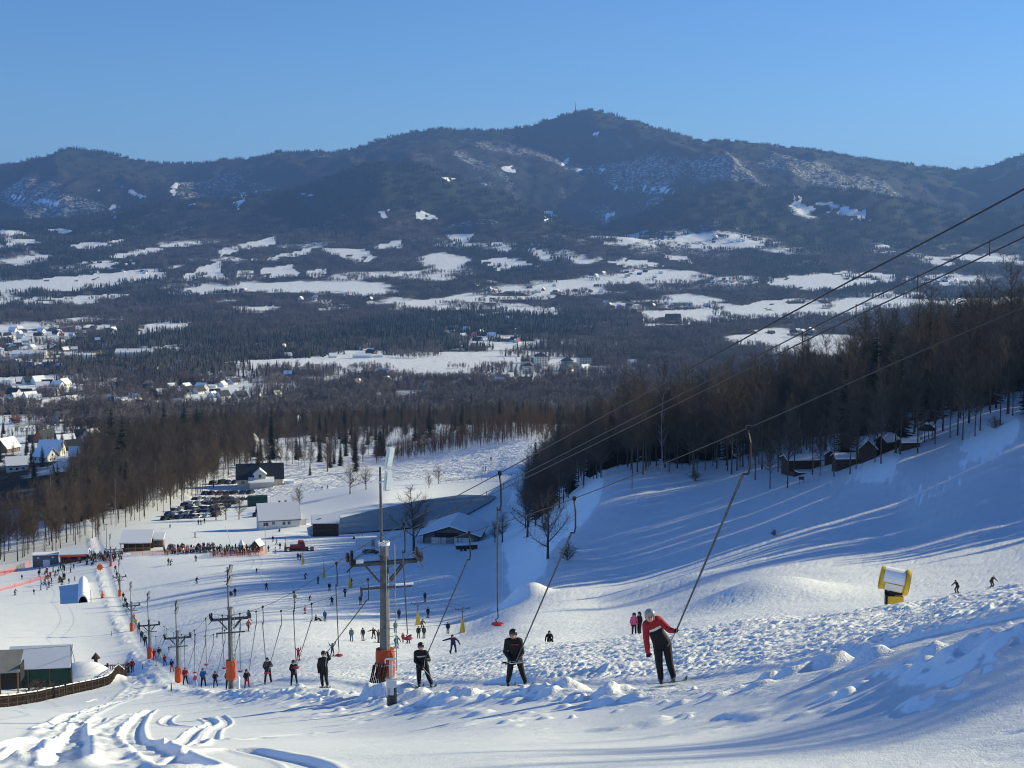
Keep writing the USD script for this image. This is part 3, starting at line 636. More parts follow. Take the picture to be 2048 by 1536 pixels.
# the wood on the left, behind the lift station and the car park
lf = curve([(-200, 400), (0, 416), (110, 424), (200, 448), (330, 522), (420, 600), (470, 655), (520, 690)])
lb = curve([(-200, 450), (0, 462), (100, 500), (160, 640), (200, 800), (480, 900), (540, 800)])
def in_left(x, Y, px, py): return (Y > lf(px)) & (Y < lb(px)) & (px > -150) & (px < 505) & (rng.uniform(0, 1, len(x)) > .08)
q, qx, qy = scatter(in_left, -260, -80, 395, 910, 5.6, rng)
print('left wood', len(q))
for (x, Y), px in zip(q, qx):
    u = rng.uniform(); H = rng.uniform(12, 20.5)
    con = meshkit.noise(np.array([x / 45, Y / 60, 0]), 71)
    if con > .68 and Y > lf(px) + 70 and u < .55: plant('spruce_tree', SPRUCE, x, Y, rng.uniform(16, 24), 'dark spruce among brown trees of the wood left of the car park', 'spruces in the left-hand wood', 24)
    elif u < .04: plant('birch_tree', BIRCH, x, Y, H, 'pale-stemmed birch in the brown wood left of the car park', 'birches in the left-hand wood', 22)
    elif u < .20: plant('young_tree', RUSTY, x, Y, rng.uniform(5, 10), 'slim brown young tree under the wood behind the lift station', 'young trees of the left-hand wood', 12)
    else: plant('bare_tree', FOREST, x, Y, H, 'bare brown tree in the wood behind the lift station', 'bare trees of the left-hand wood', 22)
for px, Y, H in ((248, 620, 30), (225, 700, 30), (330, 760, 29), (370, 780, 28), (395, 800, 26), (545, 720, 27), (75, 560, 18), (712, 640, 15), (860, 800, 20), (925, 760, 18), (620, 640, 6), (497, 760, 12), (180, 900, 14), (1000, 800, 17), (640, 850, 18), (690, 830, 20)):
    p = on(px, Y); plant('spruce_tree', SPRUCE, p[0], p[1], H, {545: 'broad dark spruce right of the brown wood, alone by a snowy field', 75: 'dark green spruce in front of the chalets at the left edge', 620: 'small dark fir beside the dark-roofed lodge', 712: 'slim spruce at the upper edge of the sledging meadow'}.get(px, 'tall dark spruce rising out of the brown woods below the slope'), None if px in (545, 75, 620, 712) else 'spruces in the valley woods', 24, 1.5)
# brown saplings and trees beyond the sledging meadow
mead = curve([(a, at(a, b, lo=480)[1]) for a, b in ((520, 962), (560, 955), (640, 944), (770, 925), (900, 905), (1040, 884))])
print('meadow edge', mead(np.array([520, 640, 770, 900, 1040])))
def in_sap(x, Y, px, py): return (Y > mead(px)) & (Y < mead(px) + np.interp(px, [740, 800, 1000, 1100], [0, 55, 120, 140])) & (px > 750) & (px < 1110)
q, qx, qy = scatter(in_sap, -80, 40, 600, 840, 3.6, rng)
print('saplings', len(q))
for (x, Y), px in zip(q, qx): plant('young_tree', RUSTY, x, Y, rng.uniform(6, 9.5), 'rusty brown young tree on the strip above the sledging meadow', 'young trees above the sledging meadow', 12)
def in_mid(x, Y, px, py):
    n = meshkit.noise(np.stack([x / 30, Y / 40, 0 * x], -1), 81)
    lo = np.where(px > 770, mead(px) + np.interp(px, [740, 800, 1000, 1100], [40, 90, 150, 170]), mead(px) + 10)
    return (Y > lo) & (Y < 1150) & (px > 470) & (px < 1250) & (n > np.interp(Y, [650, 800, 1150], [.36, .30, .45])) & (rng.uniform(0, 1, len(x)) > .3)
q, qx, qy = scatter(in_mid, -230, 110, 650, 1150, 8.5, rng)
print('mid wood', len(q))
for (x, Y), px in zip(q, qx):
    u = rng.uniform(); H = rng.uniform(8, 15)
    if u < .22: plant('spruce_tree', SPRUCE, x, Y, rng.uniform(8, 16), 'dark spruce in the mixed wood beyond the sledging meadow', 'spruces beyond the sledging meadow', 24)
    else: plant('bare_tree', FOREST, x, Y, H, 'bare brown tree in the mixed wood beyond the sledging meadow', 'bare trees beyond the sledging meadow', 22)
def in_gard(x, Y, px, py): return (px > -60) & (px < 205) & (py > 862) & (py < 985) & (rng.uniform(0, 1, len(x)) < np.where((py < 884) & (px > 20), .12, .75))
q, qx, qy = scatter(in_gard, -420, -120, 520, 1150, 17, rng)
print('gardens', len(q))
for (x, Y), px in zip(q, qx):
    if rng.uniform() < .35: plant('spruce_tree', SPRUCE, x, Y, rng.uniform(6, 13), 'garden fir among the houses at the left edge', 'garden firs at the left edge', 24)
    else: plant('bare_tree', FOREST, x, Y, rng.uniform(5, 11), 'leafless garden tree among the houses at the left edge', 'garden trees at the left edge', 22)
# single trees around the base
for px, Y, H, lab in ((1096, 272, 12.5, 'tall bare tree with snowless branches standing alone on the shaded slope'), (828, 395, 17, 'wide bare tree in front of the frozen pond, left of the white hall'), (432, 500, 9, 'low crooked fruit tree leaning left beside the parked cars'), (452, 500, 9, 'low crooked fruit tree second from the left by the parked cars'), (478, 500, 9, 'low crooked fruit tree nearest to the white house'), (598, 520, 8, 'bushy bare tree behind the white house'), (877, 560, 7, 'small bare tree on the bank beyond the pond, right one'), (858, 548, 5.5, 'round leafless bush-like tree on the bank beyond the pond'), (700, 540, 11, 'bare tree beside the stump at the left end of the pond'), (732, 545, 9, 'bare tree on the left bank of the pond beside the lamp mast'), (655, 650, 14, 'bare spreading tree at the lower edge of the dark wood by the meadow'), (1005, 390, 8, 'thin bare tree on the slope right of the white hall'), (990, 400, 6, 'low leafless tree beside the right end of the white hall'), (1055, 345, 13, 'bare tree on the left corner of the shaded wood')):
    p = on(px, Y); z = p[2] - .1
    copy_of(SPREAD[len(trees) % 4 if px != 1096 else 1], 'bare_tree', lab, 'tree', (p[0], p[1], z), (px * 37) % 360, None, H / 12.0); trees.append((0, None, None, 0, 0, 0, 0, '', ''))
for px, Y, s, lab in ((1135, 266, (1.6, 1.2, 1.0), 'dark round bush right of the lone bare tree on the slope'), (1548, 252, (.75, .5, .35), 'flattened brown bush half buried in the shaded snow'), (1090, 322, (1, 1, .8), 'brown thicket at the foot of the shaded wood'), (1390, 326, (1.5, 1, .8), 'dark thicket at the lower edge of the shaded wood'), (1990, 282, (1.2, 1, .7), 'dark thicket along the fence at the right edge'), (1680, 298, (1.2, 1, .6), 'low thicket in front of the cabins'), (255, 203, (.5, .5, .35), 'small snowy shrub at the end of the picket fence')):
    p = on(px, Y); copy_of(SHRUB[0], 'bush', lab, 'bush', (p[0], p[1], p[2] - .1), px % 360, None, s)
# off to the right: the trees whose long shadows cross the foreground
for px, py, L, kind in ((1836, 1512, 16, 0), (1900, 1540, 17, 0), (1960, 1500, 24, 0), (1290, 1534, 34, 1), (1560, 1480, 34, 1), (2000, 1420, 30, 1), (1400, 1500, 44, 1), (1750, 1330, 44, 1), (2040, 1300, 40, 0), (1700, 1440, 50, 1)):
    tip = at(px, py); q = tip[:2] + L * np.array([math.sin(SUN_AZ), math.cos(SUN_AZ)]); H = tip[2] + L * math.tan(SUN_EL) - float(ground(*q))
    if H > 2.5: plant('spruce_tree' if kind == 0 else 'bare_tree', SPRUCE if kind == 0 else FOREST, q[0], q[1], H, 'tree beside the piste right of the picture', 'trees right of the piste', 24 if kind == 0 else 22, 0.0)
    print('shadow tree', q, H)
trees = [t for t in trees if t[1]]
counts = {}
stuffs = {}
LIMIT = {'bare_tree': 270, 'spruce_tree': 130, 'birch_tree': 60, 'young_tree': 160}
PL = {'bare_tree': ('bare_wood', FOREST, 'leafless brown wood of many trees on the slopes round the ski base'), 'spruce_tree': ('spruce_wood', SPRUCE, 'dark spruces deep inside the brown woods'), 'birch_tree': ('birch_wood', BIRCH, 'pale birches deep inside the woods'), 'young_tree': ('young_wood', RUSTY, 'rusty brown thicket of young trees')}
def frame_of(t):
    px, py = pix(t[3], t[4], t[5] + 8); return -40 < px < 2090
trees.sort(key=lambda t: -(t[0] * (1 if frame_of(t) else .05)))
for i, (s, kind, protos, x, Y, z, sc, lab, grp) in enumerate(trees):
    n = counts.get(kind, 0); counts[kind] = n + 1
    rz = rng.uniform(0, 360); sx = sc * rng.uniform(.9, 1.15)
    if n < LIMIT[kind] or (s == 0.0) or protos is TAN:
        copy_of(protos[rng.integers(len(protos))], kind, lab, 'tree', (x, Y, z), rz, grp, (sx, sx, sc))
    else:
        if kind not in stuffs: stuffs[kind] = Stuff(PL[kind][0], PL[kind][1], PL[kind][2], 'wood')
        stuffs[kind].add((x, Y, z), math.radians(rz), (sx, sx, sc), rng.integers(stuffs[kind].n))
for st in stuffs.values(): st.close()
print({k: v for k, v in counts.items()})

# woods of the valley and hills: clumps of simple trees
def clump(r, n, size, conf, hb=(9, 16), hc=(12, 21)):
    B, C = [], []
    for i in range(n):
        x, y = r.uniform(-size / 2, size / 2, 2)
        if r.uniform() < conf:
            H = r.uniform(*hc) * r.uniform(.6, 1.05); w = H * r.uniform(.14, .23); V, F = [], []
            for k, (a, b, rr) in enumerate(((.08, .5, 1), (.32, .75, .72), (.58, 1.0, .45))):
                m = 6; ph = r.uniform(0, 6)
                for j in range(m):
                    q = ph + j * 2 * math.pi / m; e = rr * w * (1 if j % 2 else .7)
                    V.append([x + e * math.cos(q), y + e * math.sin(q), H * (a - (.03 if j % 2 else -.03))])
                V.append([x, y, H * b]); o = k * 7
                F += [[o + j, o + (j + 1) % m, o + 6] for j in range(m)]
            C.append((np.array(V), np.array(F)))
        else:
            H = r.uniform(*hb); nt = 44
            a = np.c_[np.full(nt, x), np.full(nt, y), H * r.uniform(.25, .78, nt)]
            d = r.normal(0, 1, (nt, 3)) * [1, 1, .5] + [0, 0, .55]; d /= np.linalg.norm(d, axis=1, keepdims=True)
            e = a + d * (H * r.uniform(.16, .32, nt))[:, None]
            B.append(cones(a, e, np.full(nt, .16), 3)); B.append(cones([[x, y, -1.5]], [[x, y, H * .62]], [.22], 3))
    return (join(B) if B else None), (join(C) if C else None)
def clump_class(name, *a, **k):
    c = klass(name); b, f = clump(rt, *a, **k)
    if b: obj('branches', b, m_farbare, c)
    if f: obj('needles', f, m_farcon, c)
    return c
CL = [clump_class(f'valley_clump_{i}', 20, 34, cf) for i, cf in enumerate((0.0, .03, .08, .38, .85))]
m_mtbare = bark('mountain_branches', (.060, .050, .046), .6, .15, .006); m_mtcon = bark('mountain_needles', (.018, .025, .022), .4, .15, .006)
_fb, _fc = m_farbare, m_farcon
m_farbare, m_farcon = m_mtbare, m_mtcon
CLM = [clump_class(f'mountain_clump_{i}', 20, 34, cf) for i, cf in enumerate((0.0, .03, .15, .5, .9))]
m_farbare, m_farcon = _fb, _fc
VS = Stuff('valley_woods', CL, 'brown and dark green woods covering the hazy valley', 'woods')
MS = Stuff('mountain_woods', CLM, 'dark forest covering the distant mountain slopes', 'forest')
def cover(st, Y0, Y1, step, thr, r, sc=1.0):
    Ys = np.arange(Y0, Y1, step); n = 0
    for Y in Ys:
        X = np.arange(-.385 * Y, .385 * Y, step); X = X + r.uniform(-.5, .5, len(X)) * step; Yj = Y + r.uniform(-.5, .5, len(X)) * step
        z = ground(X, Yj); w, c = woodland(X, Yj, z)
        m = r.uniform(0, 1, len(X)) < np.clip(w * 1.15 - .08, 0, 1) * thr
        for x, y, zz, cc in zip(X[m], Yj[m], z[m], c[m]):
            u = cc + r.uniform(-.2, .2)
            st.add((x, y, zz - .5), r.uniform(0, 6.28), sc * r.uniform(.75, 1.15), 4 if u > .75 else 3 if u > .4 else int(r.integers(3)))
cover(VS, 1120, 2600, 24, .95, rng); cover(VS, 2600, 6100, 42, .9, rng, 1.1); cover(MS, 6100, 7500, 60, .8, rng, 1.25)
cover(MS, 9300, 9850, 70, .8, rng, 1.2); cover(MS, 7900, 9300, 105, .7, rng, 1.2)
print('clumps', len(VS.pos), len(MS.pos))
VS.close(); MS.close()

# ------------------------------------------------------------------ the drag lift
m_conc = mat('weathered_concrete', (.155, .147, .13), rough=.9, vary=.35, scale=2.5, bump=.3, bscale=18)
m_steel = mat('dark_galvanised_steel', (.085, .09, .095), rough=.5, vary=.3, scale=6, metal=.3)
m_galv = mat('galvanised_steel', (.42, .43, .44), rough=.45, vary=.2, scale=5, metal=.5)
m_black = mat('black_rubber', (.014, .014, .015), rough=.6, vary=.3, scale=9)
m_rope = mat('dark_wire_rope', (.03, .03, .033), rough=.55, vary=.2, scale=30)
m_orange = mat('orange_safety_mat', (.62, .10, .025), rough=.65, vary=.22, scale=3, bump=.3, bscale=6)
m_dorange = mat('dark_orange_safety_mat', (.40, .055, .018), rough=.65, vary=.3, scale=2.5, bump=.4, bscale=5)
m_cap = mat('snow_cap', (.86, .87, .89), rough=.7, vary=.04, scale=3, bump=.4, bscale=9)
m_lampg = mat('floodlight_glass', (.62, .72, .72), rough=.12, vary=.08, scale=4, spec=.6)
m_lampw = mat('pale_lamp_housing', (.66, .67, .66), rough=.4, vary=.08, scale=5)
m_red = mat('red_plastic', (.34, .022, .022), rough=.4, vary=.15, scale=6)
m_yellow = mat('yellow_mat', (.72, .45, .04), rough=.55, vary=.18, scale=3)
m_wood = mat('brown_boards', (.17, .095, .05), rough=.85, vary=.35, scale=4, bump=.3, bscale=12)
m_dwood = mat('dark_brown_boards', (.055, .036, .026), rough=.85, vary=.4, scale=4, bump=.3, bscale=12)
m_white = mat('white_paint', (.74, .74, .72), rough=.6, vary=.06, scale=2)
LD = np.array([LIFTS, 1.0, 0]) / VX          # down the line
LN = np.array([1.0, -LIFTS, 0]) / VX         # to the right of it, seen from the camera
LROT = math.degrees(math.atan2(LN[1], LN[0]))
ARM = 1.32
def floodlight(parent, z, side, tilt):
    f = trimesh.creation.box([.27, .14, .80]); f2 = trimesh.creation.box([.22, .02, .72]); br = bar([-.05, .08, 0], [-.28, .25, -.1], .035, n=5)
    R = trimesh.transformations.rotation_matrix(tilt, [0, 1, 0]); R2 = trimesh.transformations.rotation_matrix(.35, [0, 0, 1])
    for m, y in ((f, 0), (f2, -.095)):
        m.apply_translation([0, y, 0]); m.apply_transform(R); m.apply_transform(R2); m.apply_translation([side, -.22, z])
    br.apply_transform(R2); br.apply_translation([side, -.22, z])
    l = obj('floodlight', cat_([f, br]), m_lampw if side > .05 and z > 8.9 else m_steel, parent); obj('glass', f2, m_lampg if z > 8.9 and side > .05 else m_galv, l)
def tower(loc, label, Hp, mast, big, pad_mat, group, pad=(0.75, 1.9)):
    t = thing('lift_tower', label, 'lift tower', loc, LROT, group)
    rb = .23 if big else .215; ra = .165 if big else .145
    segs = []
    prof = [(0.0, 0)]
    ztop = Hp
    P = [(rb + .0, -1.0)]
    for k in range(17):
        z = Hp * k / 16; r_ = rb + (ra - rb) * k / 16
        P += [(r_, z), (r_ + (.018 if k % 2 else 0), z + .05), (r_, z + .10)]
    P += [(ra, Hp), (0.0001, Hp)]
    pole = trimesh.creation.revolve([(0.0001, -1.0)] + P, sections=14)
    obj('pole', pole, m_conc, t, smooth=40)
    ya = Hp * .88
    arm = cat_([box(2 * ARM, .10, .12, (0, -.14, ya)), box(2 * ARM, .10, .12, (0, .14, ya)), box(.10, .36, .10, (-ARM + .06, 0, ya)), box(.10, .36, .10, (ARM - .06, 0, ya))])
    obj('crossarm', arm, m_steel, t)
    for sg in (-1, 1):
        obj('brace', cat_([bar([sg * .24, y, ya - .75], [sg * ARM * .62, y, ya - .04], .045, n=5) for y in (-.14, .14)]), m_steel, t)
        wh = [box(.12, .95, .16, (sg * ARM, 0, ya + .16))]
        for dy in (-.36, .36):
            c = trimesh.creation.cylinder(.20, .09, sections=12); c.apply_transform(trimesh.transformations.rotation_matrix(math.pi / 2, [0, 1, 0])); c.apply_translation([sg * ARM + .10 * sg, dy, ya + .22]); wh.append(c)
        wh.append(box(.10, .12, .42, (sg * ARM, 0, ya + .35)))
        wh.append(bar([sg * ARM, -.45, ya + .1], [sg * (ARM + .25), -.2, ya - .25], .03, n=5))
        obj('sheave_assembly', cat_(wh), m_black if sg < 0 else m_steel, t)
    yl = Hp * .73
    obj('lower_arm', cat_([box(2.1, .09, .09, (-.0, -.27, yl)), box(.08, .12, .35, (-1.0, -.27, yl - .12))]), m_steel, t)
    if big:
        obj('snow_on_arm', cat_([box(.75, .16, .06, (.75, -.27, yl + .073)), box(.30, .30, .16, (-1.05, -.10, ya + .16))]), m_cap, t)
    obj('mast', cat_([bar([-.10, 0, Hp - .6], [-.14, 0, Hp + mast],   .065 if big else .055, .045, 8), box(.3, .3, .12, (-.05, 0, Hp - .55))]), m_steel, t, smooth=40)
    zf = Hp + mast
    if big: floodlight(t, zf + .42, .20, .22); floodlight(t, zf - .52, .12, .12)
    else: floodlight(t, zf - .2, .04, .3); floodlight(t, zf - .95, .0, .42)
    # ladder on the camera's side
    lad = []
    x0, x1 = (.02, .40) if big else (.0, .30)
    yl_ = -rb - .10
    for x in (x0, x1): lad.append(bar([x, yl_, 1.2], [x * .9, -ra - .12, Hp], .022, n=5))
    for k in range(int((Hp - 1.3) / .32)):
        z = 1.35 + k * .32; f = (z - 1.2) / (Hp - 1.2); y = yl_ + f * (-ra - .12 - yl_)
        lad.append(bar([x0 * (1 - .1 * f), y, z], [x1 * (1 - .1 * f), y, z], .014, n=4))
    obj('ladder', cat_(lad), m_galv, t)
    pr = trimesh.creation.revolve([(rb + .01, pad[0]), (rb + .15, pad[0] + .02), (rb + .17, pad[0] + .3), (rb + .155, (pad[0] + pad[1]) / 2), (rb + .17, pad[1] - .25), (rb + .14, pad[1]), (rb + .01, pad[1] + .01)], sections=14)
    p = obj('safety_mat', pr, pad_mat, t, smooth=40)
    if big: obj('strap', trimesh.creation.revolve([(rb + .16, .5 * sum(pad) - .02), (rb + .19, .5 * sum(pad) - .02), (rb + .19, .5 * sum(pad) + .02), (rb + .16, .5 * sum(pad) + .02)], sections=14), m_galv, p)
    obj('top_cap', cat_([trimesh.creation.cylinder(ra + .07, .14, sections=14, transform=trimesh.transformations.translation_matrix([0, 0, Hp + .02]))]), m_cap if big else m_conc, t)
    return t
TOWERS = []   # (x, Y, z ground, arm height)
def lift_tower(px, Y, label, Hp, mast, big=False, dz=0.0, pad=(0.75, 1.9), pm_=None):
    p = on(px, Y); z = p[2] - .15 + dz
    tower((p[0], p[1], z), label, Hp, mast, big, pm_ or m_orange, 'lift towers down the line', pad); TOWERS.append((p[0], p[1], z, Hp * .88 + .42))
lift_tower(771, 59, 'nearest concrete lift tower with ladder, snowy crossarm and dark orange mat', 6.35, 3.1, True, pad=(.85, 2.05), pm_=m_dorange)
lift_tower(463, 107, 'second concrete lift tower from the camera, orange mat and floodlight mast', 6.3, 3.1, pad=(1.0, 2.45))
lift_tower(357, 160, 'third lift tower from the camera, bright orange mat, before the queue of riders', 5.9, 3.4, pad=(.3, 1.9))
lift_tower(300, 205, 'fourth lift tower from the camera, beside the yellow-trousered rider', 5.6, 4.0, pad=(.1, 1.8))
lift_tower(264, 260, 'fifth lift tower from the camera, slim with orange foot', 5.4, 3.6, pad=(.1, 1.6))
lift_tower(240, 330, 'sixth lift tower from the camera, small beside the powdery bank', 5.2, 3.2, pad=(.1, 1.6))
lift_tower(222, 385, 'farthest lift tower, right behind the snow-roofed magic carpet', 5.2, 3.4, pad=(.1, 1.5))
# ropes: hauling rope up on the right, return rope down on the left
def rope_path(sgn):
    P = []
    for px, py in ({-1: [(2300, 240), (2048, 378), (1850, 484), (1700, 562), (1400, 726), (1200, 836), (1015, 938)], 1: [(2300, 500), (2048, 613), (1840, 703), (1553, 831), (1300, 938), (1085, 1020)]}[sgn]):
        u, t = ray(px, py); Y = (LIFT0[0] - LIFTS * LIFT0[1] + sgn * (ARM + .1) / LN[0]) / (u - LIFTS); P.append([u * Y, Y, t * Y])
    last = None
    for x, Y, z, h in TOWERS:
        q = np.array([x, Y, z + h]) + sgn * (ARM + .1) * LN
        if last is not None:
            for t in np.linspace(0, 1, 7)[1:-1]: P.append(list(last + (q - last) * t - np.array([0, 0, 4 * .016 * np.linalg.norm(q - last) * t * (1 - t)])))
        P.append(list(q)); last = q
    return np.array(P)
ROPES = {s: rope_path(s) for s in (-1, 1)}
for s, lab in ((-1, 'left-hand return rope of the drag lift running down over the towers'), (1, 'right-hand hauling rope of the drag lift pulling the riders')):
    r_ = ROPES[s]; f = PchipInterpolator(np.arange(len(r_)), r_); q = f(np.linspace(0, len(r_) - 1, 140))
    ROPES[s] = q
    tag(obj('lift_rope', tube(q, .013, 5), m_rope), lab, 'rope')
# the control cable pair with spacers
A0 = ROPES[-1]
def rope_at(s, Y): return np.array([np.interp(Y, ROPES[s][:, 1], ROPES[s][:, k]) for k in range(3)])
def cable_pt(Y, dz): p = rope_at(-1, Y); return p + np.array([.30, .0, dz - .30 * np.interp(Y, [14, 59], [1, .3])])
cp_ = thing('control_cable', 'twin control cable with small spacers hanging under the left rope', 'cable')
for dz in (0.0, -.16): obj('wire', tube([cable_pt(Y, dz * np.interp(Y, [14, 40, 59], [1, .8, .3])) for Y in np.linspace(14, 59, 24)], .011, 4), m_rope, cp_)
for Y in np.arange(16, 44, 1.55): a, b = cable_pt(Y, .03), cable_pt(Y, -.19 * np.interp(Y, [14, 40, 59], [1, .8, .3])); obj('spacer', bar(a, b, .008, n=4), m_black, cp_)
# draw bars
hang_n = [0]
def hook(top, s):
    """The clamp and bent hook below the rope; returns the point where the pole starts."""
    d = -LD
    pts_ = [top + [0, 0, .05], top + [0, 0, -.12], top + d * .10 + [0, 0, -.30], top + d * .12 + [0, 0, -.80], top + d * .02 + [0, 0, -.98], top - d * .22 - np.array([0, 0, 1.02])]
    c = box(.10, .16, .09, (0, 0, 0)); c.apply_translation(top)
    return cat_([tube(pts_, .024, 5), c]), pts_[-1]
def empty_bar(Y, s, L, label, sway=0.0):
    t = thing('draw_bar', label, 'draw bar', (0, 0, 0), 0, 'draw bars on the lift rope')
    top = rope_at(s, Y); h, q = hook(top, s); obj('hook', h, m_black, t)
    e = q + np.array([sway, -.05, -L]); obj('pole', tube([q + [0, 0, .08], q, q + (e - q) * .86], [.035, .026, .02], 6), m_steel, t)
    sp = q + (e - q) * .86
    obj('spring', tube([sp, sp + [.02, 0, -.25], e + [-.05, 0, .12], e + [0, 0, .02]], .016, 5), m_black, t)
    ds = trimesh.creation.revolve([(.0001, -.04), (.10, -.035), (.17, 0.0), (.16, .03), (.05, .05), (.0001, .06)], sections=12); ds.apply_translation(e)
    obj('seat_disc', ds, m_red, t, smooth=40)
def rider_bar(Y, s, hand, seat, label):
    """A bar under load, from the rope down to a rider."""
    t = thing('draw_bar', label, 'draw bar', (0, 0, 0), 0, 'draw bars on the lift rope')
    top = rope_at(s, Y); h, q = hook(top, s); obj('hook', h, m_black, t)
    hand, seat = np.asarray(hand, float), np.asarray(seat, float)
    obj('pole', tube([q, q + (hand - q) * .1, hand], [.034, .027, .019], 6), m_steel, t)
    obj('spring', tube([hand, hand * .45 + seat * .55 + [.03, -.12, 0], seat + [.06, -.06, -.02], seat], .014, 5), m_galv, t)
    ds = trimesh.creation.revolve([(.0001, -.03), (.12, -.02), (.15, .01), (.0001, .04)], sections=10); ds.apply_translation(seat)
    obj('seat_disc', ds, m_red, t)
for Y, L, lab, sw in ((38.6, 3.05, 'empty draw bar hanging straight down in front of the rider in black', 0), (49.3, 2.95, 'empty draw bar with red disc right of the nearest tower', .15), (61.1, 2.95, 'empty draw bar with red disc beside the waving child in navy', .1), (71.4, 2.8, 'empty draw bar over the small rider in black', .1), (81.4, 2.8, 'empty draw bar over the skier in navy', .2), (90.8, 2.7, 'empty draw bar right of the second tower pole', 0),
                       (99.5, 2.7, 'empty draw bar left of the second tower pole', .1), (110, 2.6, 'empty draw bar over the small dark rider', 0), (120.5, 2.6, 'empty draw bar over the rider in blue', 0), (131, 2.6, 'empty draw bar over the child in pink', 0), (141.5, 2.5, 'empty draw bar just right of the third tower', 0), (172, 2.5, 'empty draw bar left of the third tower', 0), (184, 2.5, 'empty draw bar between third and fourth tower', 0)):
    empty_bar(Y, -1, L, lab, sw)

# water hydrant post in front of the nearest tower, with hose reel of black pipes
p = on(783, 50.5)
t = thing('snow_hydrant', 'grey snowmaking hydrant post with box standing before the nearest tower', 'hydrant', (p[0], p[1], p[2] - .3), 10)
obj('post', cat_([bar([0, 0, 0], [0, 0, 1.95], .07, .06, 8), box(.10, .10, .4, (.02, 0, .55))]), m_galv, t)
obj('valve_box', cat_([box(.34, .30, .50, (.0, -.02, .95)), box(.46, .12, .08, (0, -.02, .66)), box(.40, .14, .06, (0, -.02, 1.22))]), m_lampw, t)
obj('foot', cat_([box(.26, .26, .62, (0, 0, .33)), box(.10, .34, .9, (-.10, 0, .5)), box(.10, .34, .9, (.12, 0, .5))]), m_steel, t)
obj('handle', cat_([bar([-.20, 0, 1.93], [.20, 0, 1.93], .028, n=6), bar([-.2, 0, 1.93], [-.2, 0, 1.78], .024, n=6)]), m_white, t)
p = on(757, 58)
t = thing('pipe_bundle', 'bundle of black pipes leaning against the foot of the nearest tower', 'pipes', (p[0], p[1], p[2] - .1), 0)
for k in range(9):
    x = -.30 + k * .07; obj('pipe', tube([[x - .18 + .02 * k, -.1 - .03 * (k % 3), -.1], [x, .05, .55], [x + .10, .22, 1.05 + .12 * math.sin(k * 2.3)]], .032, 6), m_black, t)
for px, Y, lab, h in ((343, 140, 'small grey marker post below the third lift tower', 1.0), (285, 190, 'slim post on the snow left of the fourth tower', .9), (223, 255, 'dark marker post on the powder left of the lift line', 1.1)):
    p = on(px, Y); t = thing('marker_post', lab, 'post', (p[0], p[1], p[2] - .1)); obj('post', cat_([bar([0, 0, 0], [0, 0, h], .06, .05, 7)]), m_steel, t); obj('cap', box(.16, .16, .06, (0, 0, h)), m_cap, t)
p = on(477, 103); t = thing('marker_post', 'white stub post in the snow before the second tower', 'post', (p[0], p[1], p[2] - .1)); obj('post', bar([0, 0, 0], [0, 0, .9], .13, .11, 8), m_white, t); obj('cap', trimesh.creation.icosphere(1, .15).apply_translation([0, 0, .92]), m_cap, t)

# beginners' lift: short yellow-padded pylons
for i, (px, Y, lab) in enumerate(((925, 215, 'yellow-padded small pylon with T-arm right of the skier with outstretched arms'), (836, 232, 'yellow-padded small pylon beside the three skiers near the tower'), (700, 300, 'yellow-padded small pylon, third down the beginners lift'), (648, 330, 'yellow-padded small pylon, fourth down the beginners lift'), (606, 365, 'yellow-padded small pylon, fifth down the beginners lift'), (571, 400, 'yellow-padded small pylon, lowest of the beginners lift'))):
    p = on(px, Y); t = thing('small_pylon', lab, 'lift pylon', (p[0], p[1], p[2] - .1), 20, 'pylons of the beginners lift')
    obj('post', bar([0, 0, 0], [0, 0, 4.0], .085, .06, 8), m_steel, t)
    w = .34
    obj('pad', trimesh.Trimesh(*(lambda a, b: (np.array([[-a, -a, 0.1], [a, -a, .1], [a, a, .1], [-a, a, .1], [-b, -b, 2.3], [b, -b, 2.3], [b, b, 2.3], [-b, b, 2.3]]), np.array([[0, 1, 5], [0, 5, 4], [1, 2, 6], [1, 6, 5], [2, 3, 7], [2, 7, 6], [3, 0, 4], [3, 4, 7], [4, 5, 6], [4, 6, 7]])))(w, .13), process=False), m_yellow, t)
    if i < 2:
        obj('crossarm', cat_([box(2.2, .07, .08, (0, 0, 3.7)), box(.08, .3, .22, (-1.05, 0, 3.78)), box(.08, .3, .22, (1.05, 0, 3.78))]), m_steel, t)
        obj('brace', cat_([bar([0, 0, 3.2], [.7, 0, 3.66], .03, n=4), bar([0, 0, 3.2], [-.7, 0, 3.66], .03, n=4)]), m_steel, t)
    obj('snow_foot', trimesh.creation.icosphere(2, .7).apply_scale([1.2, 1, .35]), m_cap, t, smooth=True)
p0, p1 = on(925, 215), on(571, 400)
for k in (-1, 1): tag(obj('thin_rope', tube([p0 + [k, 0, 3.8] + (p1 - p0) * t_ - [0, 0, 1.2 * math.sin(math.pi * ((t_ * 5) % 1)) * .5] for t_ in np.linspace(0, 1, 26)], .02, 4), m_rope), ('left' if k < 0 else 'right') + '-hand thin rope of the beginners lift between the yellow pylons', 'rope')

